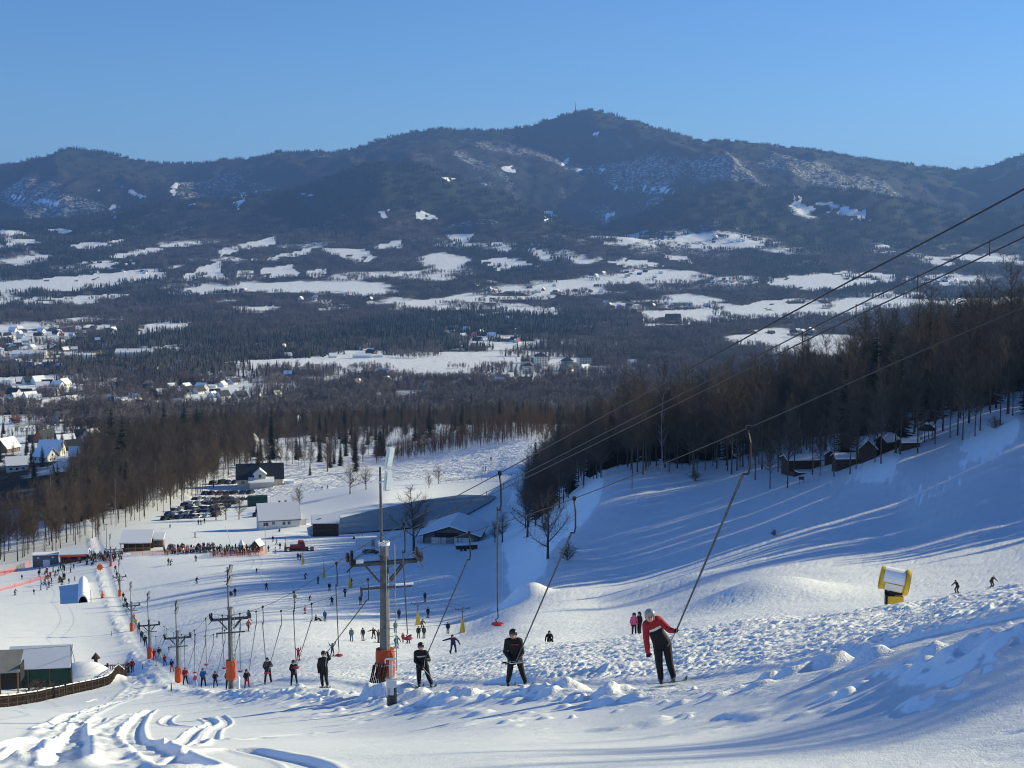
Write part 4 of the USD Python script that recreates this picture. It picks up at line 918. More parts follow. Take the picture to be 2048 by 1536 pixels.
# snow gun on its tower behind the crest
p = on(1790, 72)
YG_ = 72.0
zc = float(ray(1789, 1160)[1]) * YG_; xc = float(ray(1789, 1160)[0]) * YG_
t = thing('snow_gun', 'yellow fan snow gun with white drum on a post behind the bumpy crest', 'snow gun', (xc, YG_, zc), 0)
R = trimesh.transformations.rotation_matrix(math.radians(10), [0, 1, 0]) @ trimesh.transformations.rotation_matrix(math.radians(90), [0, 1, 0])
R2 = trimesh.transformations.rotation_matrix(math.radians(-12), [0, 0, 1])
def drum(profile, n=28):
    d = trimesh.creation.revolve(profile, sections=n); d.apply_transform(R); d.apply_transform(R2); return d
obj('drum', drum([(.50, -.66), (.57, -.70), (.59, -.60), (.55, -.50), (.52, -.20), (.52, .30), (.56, .48), (.53, .48), (.48, .3), (.48, -.6), (.50, -.66)]), m_yellow, t, smooth=35)
obj('front_ring', drum([(.52, .48), (.64, .50), (.66, .60), (.62, .70), (.54, .70), (.50, .60), (.52, .48)]), m_yellow, t, smooth=35)
obj('nozzle_ring', drum([(.46, .66), (.54, .705), (.54, .73), (.44, .72), (.46, .66)]), m_dorange, t, smooth=35)
obj('fan_guard', drum([(.0001, .2), (.46, .2), (.46, .23), (.0001, .23)]), m_black, t)
th = np.linspace(math.radians(-4), math.radians(184), 13)
sn = []
for a0, rr in ((0, .56), (1, .585)): sn.append([[rr * math.cos(a), rr * math.sin(a)] for a in th])
prof = sn[1] + sn[0][::-1]
cap = prism(prof, -.55, .45, 'x'); cap.apply_transform(trimesh.transformations.rotation_matrix(math.radians(10), [0, 1, 0])); cap.apply_transform(R2)
obj('snow_cover', cap, m_cap, t)
th = np.linspace(math.radians(-168), math.radians(-40), 9)
wp = [[.56 * math.cos(a), .56 * math.sin(a)] for a in th]; wp += [[.53 * math.cos(a), .53 * math.sin(a)] for a in th[::-1]]
wc = prism(wp, -.42, .42, 'x'); wc.apply_transform(trimesh.transformations.rotation_matrix(math.radians(10), [0, 1, 0])); wc.apply_transform(R2); obj('white_panel', wc, m_white, t)
obj('fork', cat_([box(.9, .10, .12, (0, -.05, -.66)), box(.12, .10, .34, (-.42, -.05, -.52)), box(.10, .10, .3, (.40, -.05, -.5)), box(.30, .34, .30, (-.15, 0, -.72))]), m_black, t)
obj('control_box', m3box := box(.74, .55, .52, (.02, -.05, -1.02)), m_yellow, t)
obj('foot_box', box(.60, .5, .34, (.0, -.02, -1.50)), m_yellow, t)
obj('post', bar([0, 0, -1.3], [0, 0, float(ground(xc, YG_)) - zc - .4], .14, n=10), m_steel, t)
obj('bracket', box(.10, .3, .55, (-.38, 0, -1.0)), m_black, t)

# ------------------------------------------------------------------ buildings round the base
m_roof = mat('dark_roof_sheet', (.035, .038, .042), rough=.6, vary=.25, scale=1.5)
m_wall = mat('cream_render', (.62, .58, .47), rough=.9, vary=.08, scale=.8)
m_wallw = mat('white_render', (.72, .70, .66), rough=.9, vary=.07, scale=.8)
m_glass = mat('dark_window_glass', (.02, .025, .03), rough=.08, vary=.1, scale=2, spec=.6)
m_grey = mat('grey_brown_sheet', (.16, .14, .13), rough=.7, vary=.12, scale=1)
m_green = mat('green_tarpaulin', (.012, .05, .035), rough=.6, vary=.3, scale=.9)
m_tarp = mat('grey_tarpaulin', (.28, .27, .24), rough=.7, vary=.15, scale=.9)
m_brick = mat('red_chimney_brick', (.24, .08, .05), rough=.9, vary=.25, scale=6)
m_redroof = mat('red_roof_tiles', (.36, .07, .045), rough=.8, vary=.2, scale=3)
m_orwall = mat('orange_brown_wall', (.42, .14, .06), rough=.85, vary=.12, scale=2)
m_net = usdkit.material(stage, '/World/Looks/orange_net', {'g': ('texture_coordinate', {}), 'b': ('brick_texture', {'offset': 0.0, 'scale': 9.0, 'mortar_size': .055, 'brick_width': .5, 'row_height': .5, 'color1': (0, 0, 0), 'color2': (0, 0, 0), 'mortar': (1, 1, 1)}),
    'm': ('mapping', {'rotation': (math.pi / 2, 0, 0)}), 't': ('transparent_bsdf', {}), 'p': ('principled_bsdf', {'base_color': (.62, .11, .03), 'roughness': .6}), 'x': ('mix_closure', {})},
    [('g.object', 'm.vector'), ('m.vector', 'b.vector'), ('b.color', 'x.fac'), ('t.BSDF', 'x.closure1'), ('p.BSDF', 'x.closure2')], surface='x.closure')
def gable_house(name, label, cat, loc, rotz, L, W, H, rise, wall, roof, over=.5, snow_on=True, windows=(), gable=(), chimneys=(), door=None, group=None, scale=None, into=None):
    """A house with its ridge along x; windows: (x, z, w, h) on the long side towards -y; gable: (y, z, w, h) on the +x end."""
    t = into if into is not None else thing(name, label, cat, loc, rotz, group, scale)
    obj('wall', prism([(-W / 2, -1.5), (W / 2, -1.5), (W / 2, H), (0, H + rise), (-W / 2, H)], -L / 2, L / 2, 'x'), wall, t)
    th_ = .16; k = over * rise / (W / 2)
    def slope(z0, th1, ov, ox):
        kk_ = ov * rise / (W / 2)
        return prism([(-W / 2 - ov, H - kk_ + z0), (0, H + rise + z0), (W / 2 + ov, H - kk_ + z0), (W / 2 + ov, H - kk_ + z0 + th1), (0, H + rise + z0 + th1), (-W / 2 - ov, H - kk_ + z0 + th1)], -L / 2 - ox, L / 2 + ox, 'x')
    r_ = obj('roof', slope(.0, th_, over, over), roof, t)
    if snow_on: obj('snow_cover', slope(th_ + .004, .22, over - .06, over - .08), m_cap, r_)
    for x, y in chimneys:
        zz = H + rise * (1 - abs(y) / (W / 2)); obj('chimney', cat_([box(.6, .6, 1.7, (x, y, zz + .35)), box(.74, .74, .12, (x, y, zz + 1.25))]), m_brick, r_)
    for x, z, w, h in windows:
        f = obj('window', cat_([box(w + .2, .08, .1, (x, -W / 2 - .03, z + h / 2 + .05)), box(w + .3, .14, .1, (x, -W / 2 - .05, z - h / 2 - .05)), box(.1, .08, h, (x - w / 2 - .05, -W / 2 - .03, z)), box(.1, .08, h, (x + w / 2 + .05, -W / 2 - .03, z)), box(.06, .06, h, (x, -W / 2 - .03, z))]), m_white, t)
        obj('pane', box(w, .04, h, (x, -W / 2 - .012, z)), m_glass, f)
    for y, z, w, h in gable:
        f = obj('window', cat_([box(.08, w + .2, .1, (L / 2 + .03, y, z + h / 2 + .05)), box(.12, w + .3, .1, (L / 2 + .04, y, z - h / 2 - .05)), box(.08, .1, h, (L / 2 + .03, y - w / 2 - .05, z)), box(.08, .1, h, (L / 2 + .03, y + w / 2 + .05, z))]), m_white, t)
        obj('pane', box(.04, w, h, (L / 2 + .012, y, z)), m_glass, f)
    if door:
        x, w, h = door; obj('door', box(w, .08, h, (x, -W / 2 - .03, h / 2)), m_dwood, t)
    return t
def G(px, Y): return on(px, Y)
# cream farmhouse with snowy roof
p = G(556, 470)
t = gable_house('farmhouse', 'cream farmhouse with steep snow-covered roof, two chimneys and a gable porch', 'house', (p[0], p[1], p[2] + .3), 16, 12.6, 8.0, 3.1, 4.3, m_wallw, m_roof, .5, True, [(-4.3, 1.6, 1.5, 1.2), (-1.9, 1.9, .8, .9), (1.4, 1.7, .9, 1.0), (3.0, 1.7, .9, 1.0)], [(-1.2, 4.4, .9, 1.3), (1.3, 4.4, .9, 1.3)], [(.6, .5), (2.6, .5)])
obj('porch', cat_([box(2.4, 3.2, 2.4, (7.5, -.8, 1.1))]), m_wallw, t); obj('porch_roof', prism([(-2.8, 2.3), (1.2, 2.3), (1.2, 2.5), (-.8, 4.0), (-2.8, 2.5)], 6.35, 9.0, 'x'), m_cap, t)
# dark-roofed lodge with dormer
p = G(520, 620)
t = gable_house('lodge', 'big dark-roofed lodge with snowy dormer behind the car park', 'house', (p[0], p[1], p[2] + .5), 10, 18.5, 11, 3.6, 5.2, m_wall, m_roof, .7, False, [(-7, 1.8, 1.4, 1.2)], [(-2, 2, 1, 1.2), (2, 2, 1, 1.2), (0, 5.2, 1.0, 1.2)], [(-1.4, .3), (1.2, .3)])
dm = obj('dormer', prism([(-2.4, 2.5), (2.4, 2.5), (2.4, 5.2), (0, 7.0), (-2.4, 5.2)], -7.2, -1.0, 'y'), m_wall, t)
obj('dormer_snow', prism([(-2.9, 5.0), (0, 7.15), (2.9, 5.0), (2.9, 5.3), (0, 7.5), (-2.9, 5.3)], -7.5, -.9, 'y'), m_cap, dm); obj('window', box(1.1, .06, 1.2, (0, -7.24, 4.6)), m_glass, dm)
obj('annexe', cat_([box(9.5, 4.0, 2.6, (.5, -7.6, .9))]), m_wall, t); obj('annexe_roof', prism([(-10.4, 2.3), (-5.4, 3.7), (-5.4, 4.0), (-10.4, 2.6)], -4.8, 5.8, 'x'), m_cap, t)
obj('terrace', cat_([box(4, 5, 2.2, (12, -3, .6)), box(4.6, 5.6, .3, (12, -3, 1.9))]), m_cap, t)
# barn
p = G(652, 442)
t = gable_house('barn', 'dark timber barn with snow on its roof, right of the farmhouse', 'barn', (p[0], p[1], p[2] + .1), 6, 7.6, 6.5, 4.3, 1.7, m_dwood, m_roof, .45, True, (), (), ())
for k in range(9): obj('board', box(.62, .06, 3.9, (-3.3 + k * .82, -3.29, 2.0)), m_dwood, t)
obj('ledge', box(7.9, .4, .14, (0, -3.5, 2.35)), m_wood, t)
# white hall
p = G(907, 425)
W_, L_ = 17.0, 18.0
t = thing('hall', 'wide low hall with big snow-covered roof at the end of the pond', 'hall', (p[0], p[1] + 8, p[2] + .2), -6)
obj('wall', prism([(-W_ / 2 + .6, -2), (W_ / 2 - .6, -2), (W_ / 2 - .6, 2.2), (0, 4.6), (-W_ / 2 + .6, 2.2)], -L_ / 2, L_ / 2, 'y'), m_grey, t)
r_ = obj('roof', prism([(-W_ / 2 - .6, 1.9), (0, 4.75), (W_ / 2 + .6, 1.9), (W_ / 2 + .6, 2.1), (0, 4.95), (-W_ / 2 - .6, 2.1)], -L_ / 2 - 1.2, L_ / 2 + .8, 'y'), m_dwood, t)
obj('snow_cover', prism([(-W_ / 2 - .65, 2.104), (0, 4.954), (W_ / 2 + .65, 2.104), (W_ / 2 + .65, 2.45), (0, 5.4), (-W_ / 2 - .65, 2.45)], -L_ / 2 - 1.3, L_ / 2 + .9, 'y'), m_cap, r_)
obj('gable_opening', cat_([box(7, .06, 1.3, (-1, -L_ / 2 - .04, 2.2))]), m_black, t)
for k in range(7): obj('wall_panel', box(2.1, .07, 2.0, (-6.6 + k * 2.2, -L_ / 2 - .05, .55)), m_wallw if k % 3 else m_tarp, t)
for k in range(4): obj('post', box(.2, .2, 3.2, (-7.4 + k * 4.9, -L_ / 2 - .9, .8)), m_dwood, t)
p = G(933, 395); t = thing('trailer', 'snow-topped flat trailer parked before the white hall', 'trailer', (p[0], p[1], p[2] + .1), 14)
obj('body', cat_([box(5.6, 1.9, 1.1, (0, 0, .95))]), m_dwood, t); obj('snow_cover', box(5.7, 2.0, .3, (0, 0, 1.65)), m_cap, t)
for k in (-1.6, -.6, 1.5): obj('wheel', trimesh.creation.cylinder(.35, .25, sections=12, transform=trimesh.transformations.translation_matrix([k, -.95, .3]) @ trimesh.transformations.rotation_matrix(math.pi / 2, [1, 0, 0])), m_black, t)
p = G(732, 410); t = thing('container', 'white site container with flat snowy roof left of the lamp tower', 'container', (p[0], p[1], p[2]), 8)
obj('body', box(6.0, 2.6, 2.5, (0, 0, 1.2)), m_white, t); obj('snow_cover', box(6.1, 2.7, .28, (0, 0, 2.6)), m_cap, t); obj('door', box(.9, .05, 1.9, (1.9, -1.32, 1.05)), m_tarp, t); obj('stovepipe', bar([-1, 0, 2.5], [-1, 0, 3.3], .12), m_steel, t)
for k in range(6): obj('rib', box(.08, .05, 2.3, (-2.7 + k * .8, -1.32, 1.2)), m_lampw, t)
# lift station
p = G(274, 412)
t = thing('lift_station', 'lift station with long single-pitch snow roof and open timber front', 'lift station', (p[0], p[1], p[2]), 5)
r_ = obj('roof', prism([(-2.9, 2.35), (3.3, 4.75), (3.3, 4.95), (-2.9, 2.55)], -4.3, 4.3, 'x'), m_dwood, t); obj('snow_cover', prism([(-2.95, 2.56), (3.3, 4.97), (3.3, 5.2), (-2.95, 2.80)], -4.35, 4.35, 'x'), m_cap, r_)
for k in range(5): obj('post', box(.18, .18, 2.5, (-4.0 + k * 2.0, -2.3, 1.2)), m_wood, t)
obj('back_wall', box(8.2, .15, 4.6, (0, 2.9, 2.2)), m_dwood, t); obj('counter', box(7.6, .5, 1.0, (0, -1.6, .5)), m_wood, t)
p = G(316, 420); t = thing('ticket_hut', 'small hut with snowy lean-to roof beside the lift station', 'hut', (p[0], p[1], p[2]), 5)
obj('wall', box(3.2, 3, 2.4, (0, 0, 1.1)), m_wood, t); obj('roof', prism([(-1.9, 2.2), (1.8, 3.3), (1.8, 3.7), (-1.9, 2.6)], -1.9, 1.9, 'x'), m_cap, t); obj('window', box(1.2, .05, .8, (0, -1.53, 1.5)), m_glass, t)
p = G(92, 405); t = thing('cabin', 'grey-brown site cabin with two round lamps and white roof edge', 'cabin', (p[0], p[1], p[2]), 12)
obj('wall', box(6.6, 3.2, 3.3, (0, 0, 1.5)), m_grey, t); obj('roof', box(6.9, 3.5, .25, (0, 0, 3.28)), m_cap, t)
for x in (-1.8, 2.0): obj('lamp', trimesh.creation.cylinder(.28, .12, sections=12, transform=trimesh.transformations.translation_matrix([x, -1.66, 2.5]) @ trimesh.transformations.rotation_matrix(math.pi / 2, [1, 0, 0])), m_lampw, t)
obj('door', box(1.8, .06, 1.9, (.3, -1.63, .95)), m_white, t)
p = G(150, 405); t = thing('snack_bar', 'wooden snack bar with snowy gable roof beside the queue', 'kiosk', (p[0], p[1], p[2]), 8)
obj('wall', prism([(-2, -.5), (2, -.5), (2, 2.2), (0, 3.2), (-2, 2.2)], -3.6, 3.6, 'x'), m_wood, t); obj('roof', prism([(-2.5, 2.1), (0, 3.35), (2.5, 2.1), (2.5, 2.4), (0, 3.65), (-2.5, 2.4)], -3.9, 3.9, 'x'), m_cap, t)
for x in (-2.4, 0, 2.4): obj('hatch', box(1.6, .06, 1.0, (x, -2.04, 1.4)), m_black, t)
obj('awning', prism([(-3.6, 1.95), (-2.5, 2.2), (-2.5, 2.3), (-3.6, 2.05)], -3.6, 3.6, 'x'), m_dorange, t)
# magic carpet tunnel
p = G(166, 322)
t = thing('carpet_tunnel', 'snow-covered tunnel of the magic carpet with dark open mouth', 'tunnel', (p[0], p[1], p[2] - .2), 16)
th = np.linspace(0, math.pi, 13)
TY = np.linspace(-2, 40, 15); TZ = [float(ground(p[0] - math.sin(math.radians(16)) * y, p[1] + math.cos(math.radians(16)) * y)) - p[2] for y in TY]
tz = lambda m: (m.vertices.__setitem__((slice(None), 2), m.vertices[:, 2] + np.interp(m.vertices[:, 1], TY, TZ)), m)[1]
def vault(r1, r0, y0, y1): return tz(trimesh.Trimesh(*trimesh.remesh.subdivide_to_size(*(lambda q: (q.vertices, q.faces))(prism([(r1 * math.cos(a), max(0, 2.25 * r1 / 1.3 * math.sin(a))) for a in th] + [(r0 * math.cos(a), max(0, 2.25 * r0 / 1.3 * math.sin(a))) for a in th[::-1]], y0, y1, 'y')), 6.0), process=False))
obj('shell', vault(1.05, .94, 0, 38), m_lampw, t, smooth=40); obj('snow_cover', vault(1.15, 1.055, .5, 37.8), m_cap, t, smooth=40)
obj('belt', box(.9, 6, .1, (0, 3, .08)), m_black, t); obj('inner_wall', vault(.93, .88, .3, 30), m_dwood, t)
for k in range(4): obj('rail_post', box(.1, .1, 1.2, (1.7, -1 + k * 3.0, .5)), m_wood, t)
# little wooden house, tent, orange nets
p = G(515, 400); t = gable_house('play_hut', 'little wooden hut with snowy pointed roof by the orange nets', 'hut', (p[0], p[1], p[2]), 70, 2.4, 2.2, 1.8, 1.2, m_wood, m_dwood, .35, True, (), (), ())
p = G(483, 405); t = thing('tent', 'snow-dusted pale pointed tent behind the orange nets', 'tent', (p[0], p[1], p[2])); obj('canvas', trimesh.creation.cone(1.7, 3.0, sections=7), m_tarp, t); obj('top', trimesh.creation.cone(.9, 1.6, sections=7).apply_translation([0, 0, 1.55]), m_cap, t)
def net(p0s, h, label, step=4):
    P = [on(a, b) for a, b in p0s]
    t = thing('safety_net', label, 'net')
    for a, b in zip(P[:-1], P[1:]):
        obj('mesh', (np.array([a + [0, 0, .05], b + [0, 0, .05], b + [0, 0, h], a + [0, 0, h]]), np.array([[0, 1, 2], [0, 2, 3]])), m_net, t)
    for q in P: obj('post', bar(q - [0, 0, .2], q + [0, 0, h + .1], .05, n=5), m_orange, t)
net([(420, 392), (436, 388), (455, 388), (475, 387), (496, 388), (517, 388), (533, 392)], 1.5, 'orange safety net round the play area with the little hut')
net([(262, 402), (285, 400), (306, 400), (330, 402), (352, 404), (372, 408)], 1.2, 'orange net in front of the lift station queue')
net([(-20, 385), (10, 392), (34, 400), (60, 408)], 1.6, 'dark red net along the wood edge at the far left', 4)
net([(0, 352), (30, 360), (62, 368), (100, 378)], .9, 'low orange net round the children\'s corner')
net([(1385, 175), (1391, 175)], .8, 'tiny orange net on the piste right of the pink child') if False else None
# lamp posts
for px, Y, h, lab in ((531, 395, 7.5, 'thin pale lamp post behind the little hut'), (214, 402, 9.5, 'dark lattice mast at the lower lift station'), (640, 440, 5.5, 'thin dark post beside the barn'), (1264, 322, 3.2, 'lone dark post standing on the shaded slope')):
    p = on(px, Y); t = thing('lamp_post', lab, 'post', (p[0], p[1], p[2] - .2))
    obj('pole', bar([0, 0, 0], [0, 0, h], .10, .06, 7), m_galv if px == 531 else m_steel, t); obj('head', cat_([box(.6, .25, .14, (.15, 0, h)), box(.12, .12, .3, (0, 0, h - .2))]), m_lampw if px == 531 else m_steel, t)
p = on(466, 402); t = thing('snow_lance', 'long white snow lance leaning to the left over the queue', 'snow lance', (p[0], p[1], p[2])); obj('lance', bar([0, 0, 0], [-1.9, .5, 6.6], .09, .07, 7), m_white, t); obj('base', box(.6, .6, .6, (0, 0, .2)), m_steel, t); obj('nozzle', bar([-1.9, .5, 6.6], [-2.05, .54, 7.0], .13, n=7), m_galv, t)
p = on(185, 392); t = thing('snow_lance', 'grey snow lance leaning right beside the magic carpet', 'snow lance', (p[0], p[1], p[2])); obj('lance', bar([0, 0, 0], [3.0, .5, 4.6], .09, .07, 7), m_galv, t); obj('base', box(.6, .6, .6, (0, 0, .2)), m_steel, t)
# groomer
p = G(598, 400)
t = thing('snow_groomer', 'snow groomer with red cab, black tracks and front blade', 'snow groomer', (p[0], p[1], p[2]), 8)
for y in (-1.1, 1.1):
    tr = prism([(-2.6, .35), (-2.2, .02), (2.2, .02), (2.6, .35), (2.4, .75), (-2.4, .75)], y - .55, y + .55, 'y'); k = obj('track', tr, m_black, t)
    for x in (-1.6, -.5, .6, 1.7): obj('wheel', trimesh.creation.cylinder(.28, .06, sections=10, transform=trimesh.transformations.translation_matrix([x, y - .58, .38]) @ trimesh.transformations.rotation_matrix(math.pi / 2, [1, 0, 0])), m_steel, k)
c = obj('cab', prism([(-.4, .75), (1.5, .75), (1.7, 1.5), (1.2, 2.75), (-.2, 2.75), (-.4, 1.6)], -1.05, 1.05, 'y'), m_red, t)
obj('window', prism([(.25, 1.55), (1.35, 1.55), (1.05, 2.5), (.25, 2.5)], -1.08, -1.055, 'y'), m_glass, c); obj('windscreen', prism([(1.62, 1.6), (1.66, 1.6), (1.27, 2.6), (1.23, 2.6)], -.9, .9, 'y'), m_glass, c)
obj('engine_cover', box(2.0, 2.0, .9, (-1.4, 0, 1.2)), m_red, t); obj('bed', box(1.6, 1.9, .12, (-2.6, 0, .95)), m_steel, t)
obj('blade', cat_([prism([(-3.9, .1), (-3.6, .1), (-3.5, .6), (-3.7, 1.1), (-3.95, 1.1), (-3.75, .6)], -2.2, 2.2, 'y')]), m_steel, t); obj('blade_arm', cat_([bar([-3.6, y, .5], [-2.2, y, .6], .08, n=5) for y in (-.8, .8)]), m_steel, t)
obj('tiller', cat_([box(1.0, 4.2, .5, (3.5, 0, .35)), bar([2.4, 0, .6], [3.4, 0, .6], .1, n=5)]), m_steel, t); obj('beacon', bar([.4, 0, 2.75], [.4, 0, 3.0], .1, n=8), m_orange, t)
p = G(692, 402); t = thing('snowmobile', 'red snowmobile half hidden beside the barn', 'snowmobile', (p[0], p[1] + 30, float(ground(p[0], p[1] + 30))), 20)
obj('body', prism([(-1.2, .3), (1.2, .3), (1.3, .6), (.7, 1.0), (-.2, .75), (-1.2, .8)], -.35, .35, 'y'), m_red, t); obj('screen', prism([(.35, .98), (.75, .98), (.4, 1.35), (.35, 1.35)], -.3, .3, 'y'), m_glass, t); obj('ski', cat_([box(1.0, .16, .06, (1.0, y, .05)) for y in (-.45, .45)]), m_black, t); obj('track', box(1.7, .5, .3, (-.5, 0, .15)), m_black, t)

# cars
def car_class(name, paint, van=False, snow_roof=False):
    k = klass(name)
    h = 1.95 if van else 1.45
    side = [(-2.1, .35), (2.1, .35), (2.15, .75), (1.5, .92), (.85 if not van else 1.3, h), (-1.3 if not van else -1.9, h), (-2.05, .95), (-2.15, .7)]
    b = obj('body', prism(side, -.86, .86, 'y'), paint, k)
    gl = [(.72 if not van else 1.0, h - .08), (1.28, .96), (-1.7, .96), (-1.22 if not van else -1.6, h - .08)]
    obj('side_window', prism(gl, -.88, -.865, 'y'), m_glass, k); obj('side_window', prism(gl, .865, .88, 'y'), m_glass, k)
    obj('windscreen', prism([(1.46, .96), (1.5, .96), (.90 if not van else 1.33, h - .06), (.86 if not van else 1.29, h - .06)], -.74, .74, 'y'), m_glass, k)
    for x in (-1.35, 1.35):
        for y in (-.82, .82): obj('wheel', trimesh.creation.cylinder(.33, .2, sections=12, transform=trimesh.transformations.translation_matrix([x, y, .33]) @ trimesh.transformations.rotation_matrix(math.pi / 2, [1, 0, 0])), m_black, k)
    for y in (-.62, .62): obj('headlight', box(.06, .3, .14, (2.13, y, .72)), m_lampg, k); obj('tail_light', box(.05, .25, .18, (-2.13, y, .85)), m_red, k)
    if snow_roof: obj('snow_cover', prism([(.7, h), (-1.2, h), (-1.15, h + .12), (.6, h + .12)], -.8, .8, 'y'), m_cap, k)
    return k
def paint(n, c): return mat('car_paint_' + n, c, rough=.25, vary=.04, scale=2, spec=.6)
CARS = [('black', car_class('car_kind_black', paint('black', (.012, .012, .014)))), ('dark grey', car_class('car_kind_grey', paint('grey', (.06, .065, .07)), snow_roof=True)), ('silver', car_class('car_kind_silver', paint('silver', (.45, .46, .47)))), ('dark blue', car_class('car_kind_blue', paint('blue', (.02, .035, .10)))),
        ('white', car_class('car_kind_white', paint('white', (.7, .7, .7)))), ('black van', car_class('car_kind_van', paint('vanblack', (.02, .02, .024)), True)), ('dark red', car_class('car_kind_red', paint('red', (.16, .02, .02)))), ('silver van', car_class('car_kind_silvervan', paint('vansilver', (.4, .42, .43)), True, True))]
car_spots = []
rows = [((330, 500), (432, 512), 8), ((338, 514), (440, 526), 9), ((352, 530), (452, 540), 9), ((372, 548), (470, 556), 8), ((390, 566), (505, 572), 9), ((410, 590), (500, 596), 7), ((425, 625), (472, 630), 4), ((515, 508), (522, 520), 2)]
rc = np.random.default_rng(77)
order = ['first', 'second', 'third', 'fourth', 'fifth', 'sixth', 'seventh', 'eighth']
for ri, (a, b, n) in enumerate(rows):
    for k in range(n):
        f = k / max(n - 1, 1); px = a[0] + (b[0] - a[0]) * f + rc.uniform(-2, 2); Y = a[1] + (b[1] - a[1]) * f + rc.uniform(-1, 1)
        p = on(px, Y); c, kl = CARS[rc.choice(8, p=[.28, .18, .12, .14, .06, .10, .06, .06])]
        copy_of(kl, 'parked_car', f'{c} car, number {k + 1} from the left in the {order[ri]} row of the car park', 'car', (p[0], p[1], p[2] + .02), rc.choice([72, 250, 68, 75]) + rc.uniform(-4, 4), 'cars in the car park below the wood')
for px, Y, lab in ((741, 383, 'snow-buried dark car left of the lamp tower foot'), ):
    p = on(px, Y); copy_of(CARS[1][1], 'parked_car', lab, 'car', (p[0], p[1], p[2]), 10)
p = G(515, 545); t = thing('shed', 'dark green tarpaulin shed between car park and farmhouse', 'shed', (p[0], p[1], p[2]), 12); obj('wall', prism([(-2.6, -.5), (2.6, -.5), (2.6, 2.3), (1.4, 3.6), (-1.4, 3.6), (-2.6, 2.3)], -3.6, 3.6, 'x'), m_green, t); obj('door', box(.06, 2.4, 2.2, (3.63, 0, 1.1)), m_black, t)

# the garden with green wall at the lower left
p = on(88, 172)
t = thing('garden_shed', 'long low shed with green wall, snow-covered roof sheet and steel frame', 'shed', (p[0], p[1], p[2] + 1.6), 8)
sw = 7.5
obj('wall', box(sw, .12, 2.2, (-.3, -1.0, .1)), m_green, t)
for k in range(4): obj('post', box(.12, .12, 2.6, (-4.0 + k * 2.45, -1.12, .1)), m_wood, t)
obj('roof', prism([(-1.2, 1.25), (1.5, 3.2), (1.5, 3.35), (-1.2, 1.4)], -4.0, 3.3, 'x'), m_cap, t)
obj('frame', cat_([bar([3.4, -1.2, 1.2], [3.4, -1.2, 3.9], .05, n=5), bar([3.4, 1.5, 1.2], [3.4, -1.2, 3.9], .04, n=5), bar([-4, -1.2, 3.6], [3.4, -1.2, 3.9], .02, n=4)]), m_steel, t)
p = on(10, 165)
t = thing('shelter', 'open shelter with grey tarpaulin roof at the left picture edge', 'shelter', (p[0], p[1], p[2] + 1.3), 8)
obj('roof', prism([(-1.6, 1.5), (1.8, 3.1), (1.8, 3.25), (-1.6, 1.65)], -2.8, 1.9, 'x'), m_tarp, t); obj('back_wall', box(4.4, .1, 2.4, (-.5, .6, .2)), m_black, t); obj('side_curtain', box(.1, 2.6, 1.9, (1.9, .1, 1.2)), m_black, t)
for x in (-2.4, -.2, 1.7): obj('post', box(.14, .14, 2.6, (x, -1.4, .3)), m_wood, t)
p = on(193, 192); t = thing('wooden_lantern', 'tall carved dark wooden lantern pole with pagoda roofs in the garden', 'carving', (p[0], p[1], p[2]))
obj('pole', trimesh.creation.revolve([(.0001, 0), (.45, 0), (.38, 1.0), (.26, 1.1), (.3, 2.0), (.36, 2.2), (.22, 2.3), (.26, 3.0), (.0001, 3.0)], sections=9), m_dwood, t)
for z, r0 in ((2.95, .62), (2.1, .5), (1.2, .55)): obj('roof', trimesh.creation.cone(r0, .8 if z > 2.5 else .35, sections=8).apply_translation([0, 0, z]), m_dwood, t)
p = on(208, 194); t = thing('wooden_deck', 'dark wooden terrace with railing behind the snow heap', 'terrace', (p[0], p[1] + 1.5, float(ground(p[0], p[1] + 1.5)) + .3), 4)
for k in range(20): obj('baluster', box(.09, .07, 1.1, (-2.7 + k * .28, .5, .7)), m_dwood, t)
obj('rail', cat_([box(5.7, .12, .1, (0, .5, 1.28)), box(5.7, .1, .1, (0, .5, .3)), box(.1, 2.6, .1, (2.8, -.8, 1.28))]), m_dwood, t); obj('floor', box(5.6, 2.6, .2, (0, -.8, .05)), m_dwood, t)
for x in (-2.8, 0, 2.8): obj('corner_post', box(.22, .22, 1.7, (x, .5, .7)), m_dwood, t)
for i, (px, Y, s) in enumerate(((222, 190, .7), (238, 189, .8), (246, 187, .7), (170, 186, .5), (75, 160, .9), (58, 158, .7), (105, 168, .6))):
    p = on(px, Y); copy_of(SHRUB[i % 2], 'bush', ['dark snow-flecked garden shrub left of the terrace corner', 'dark snow-flecked garden shrub at the middle of the terrace', 'dark garden shrub at the end of the picket fence', 'dark garden shrub left of the carved pole', 'snowy garden shrub in front of the green wall', 'smaller snowy shrub left in front of the green wall', 'snowy shrub against the green wall near its right end'][i], 'bush', (p[0], p[1], p[2] - .2), i * 50, None, (s, s, s * .7))
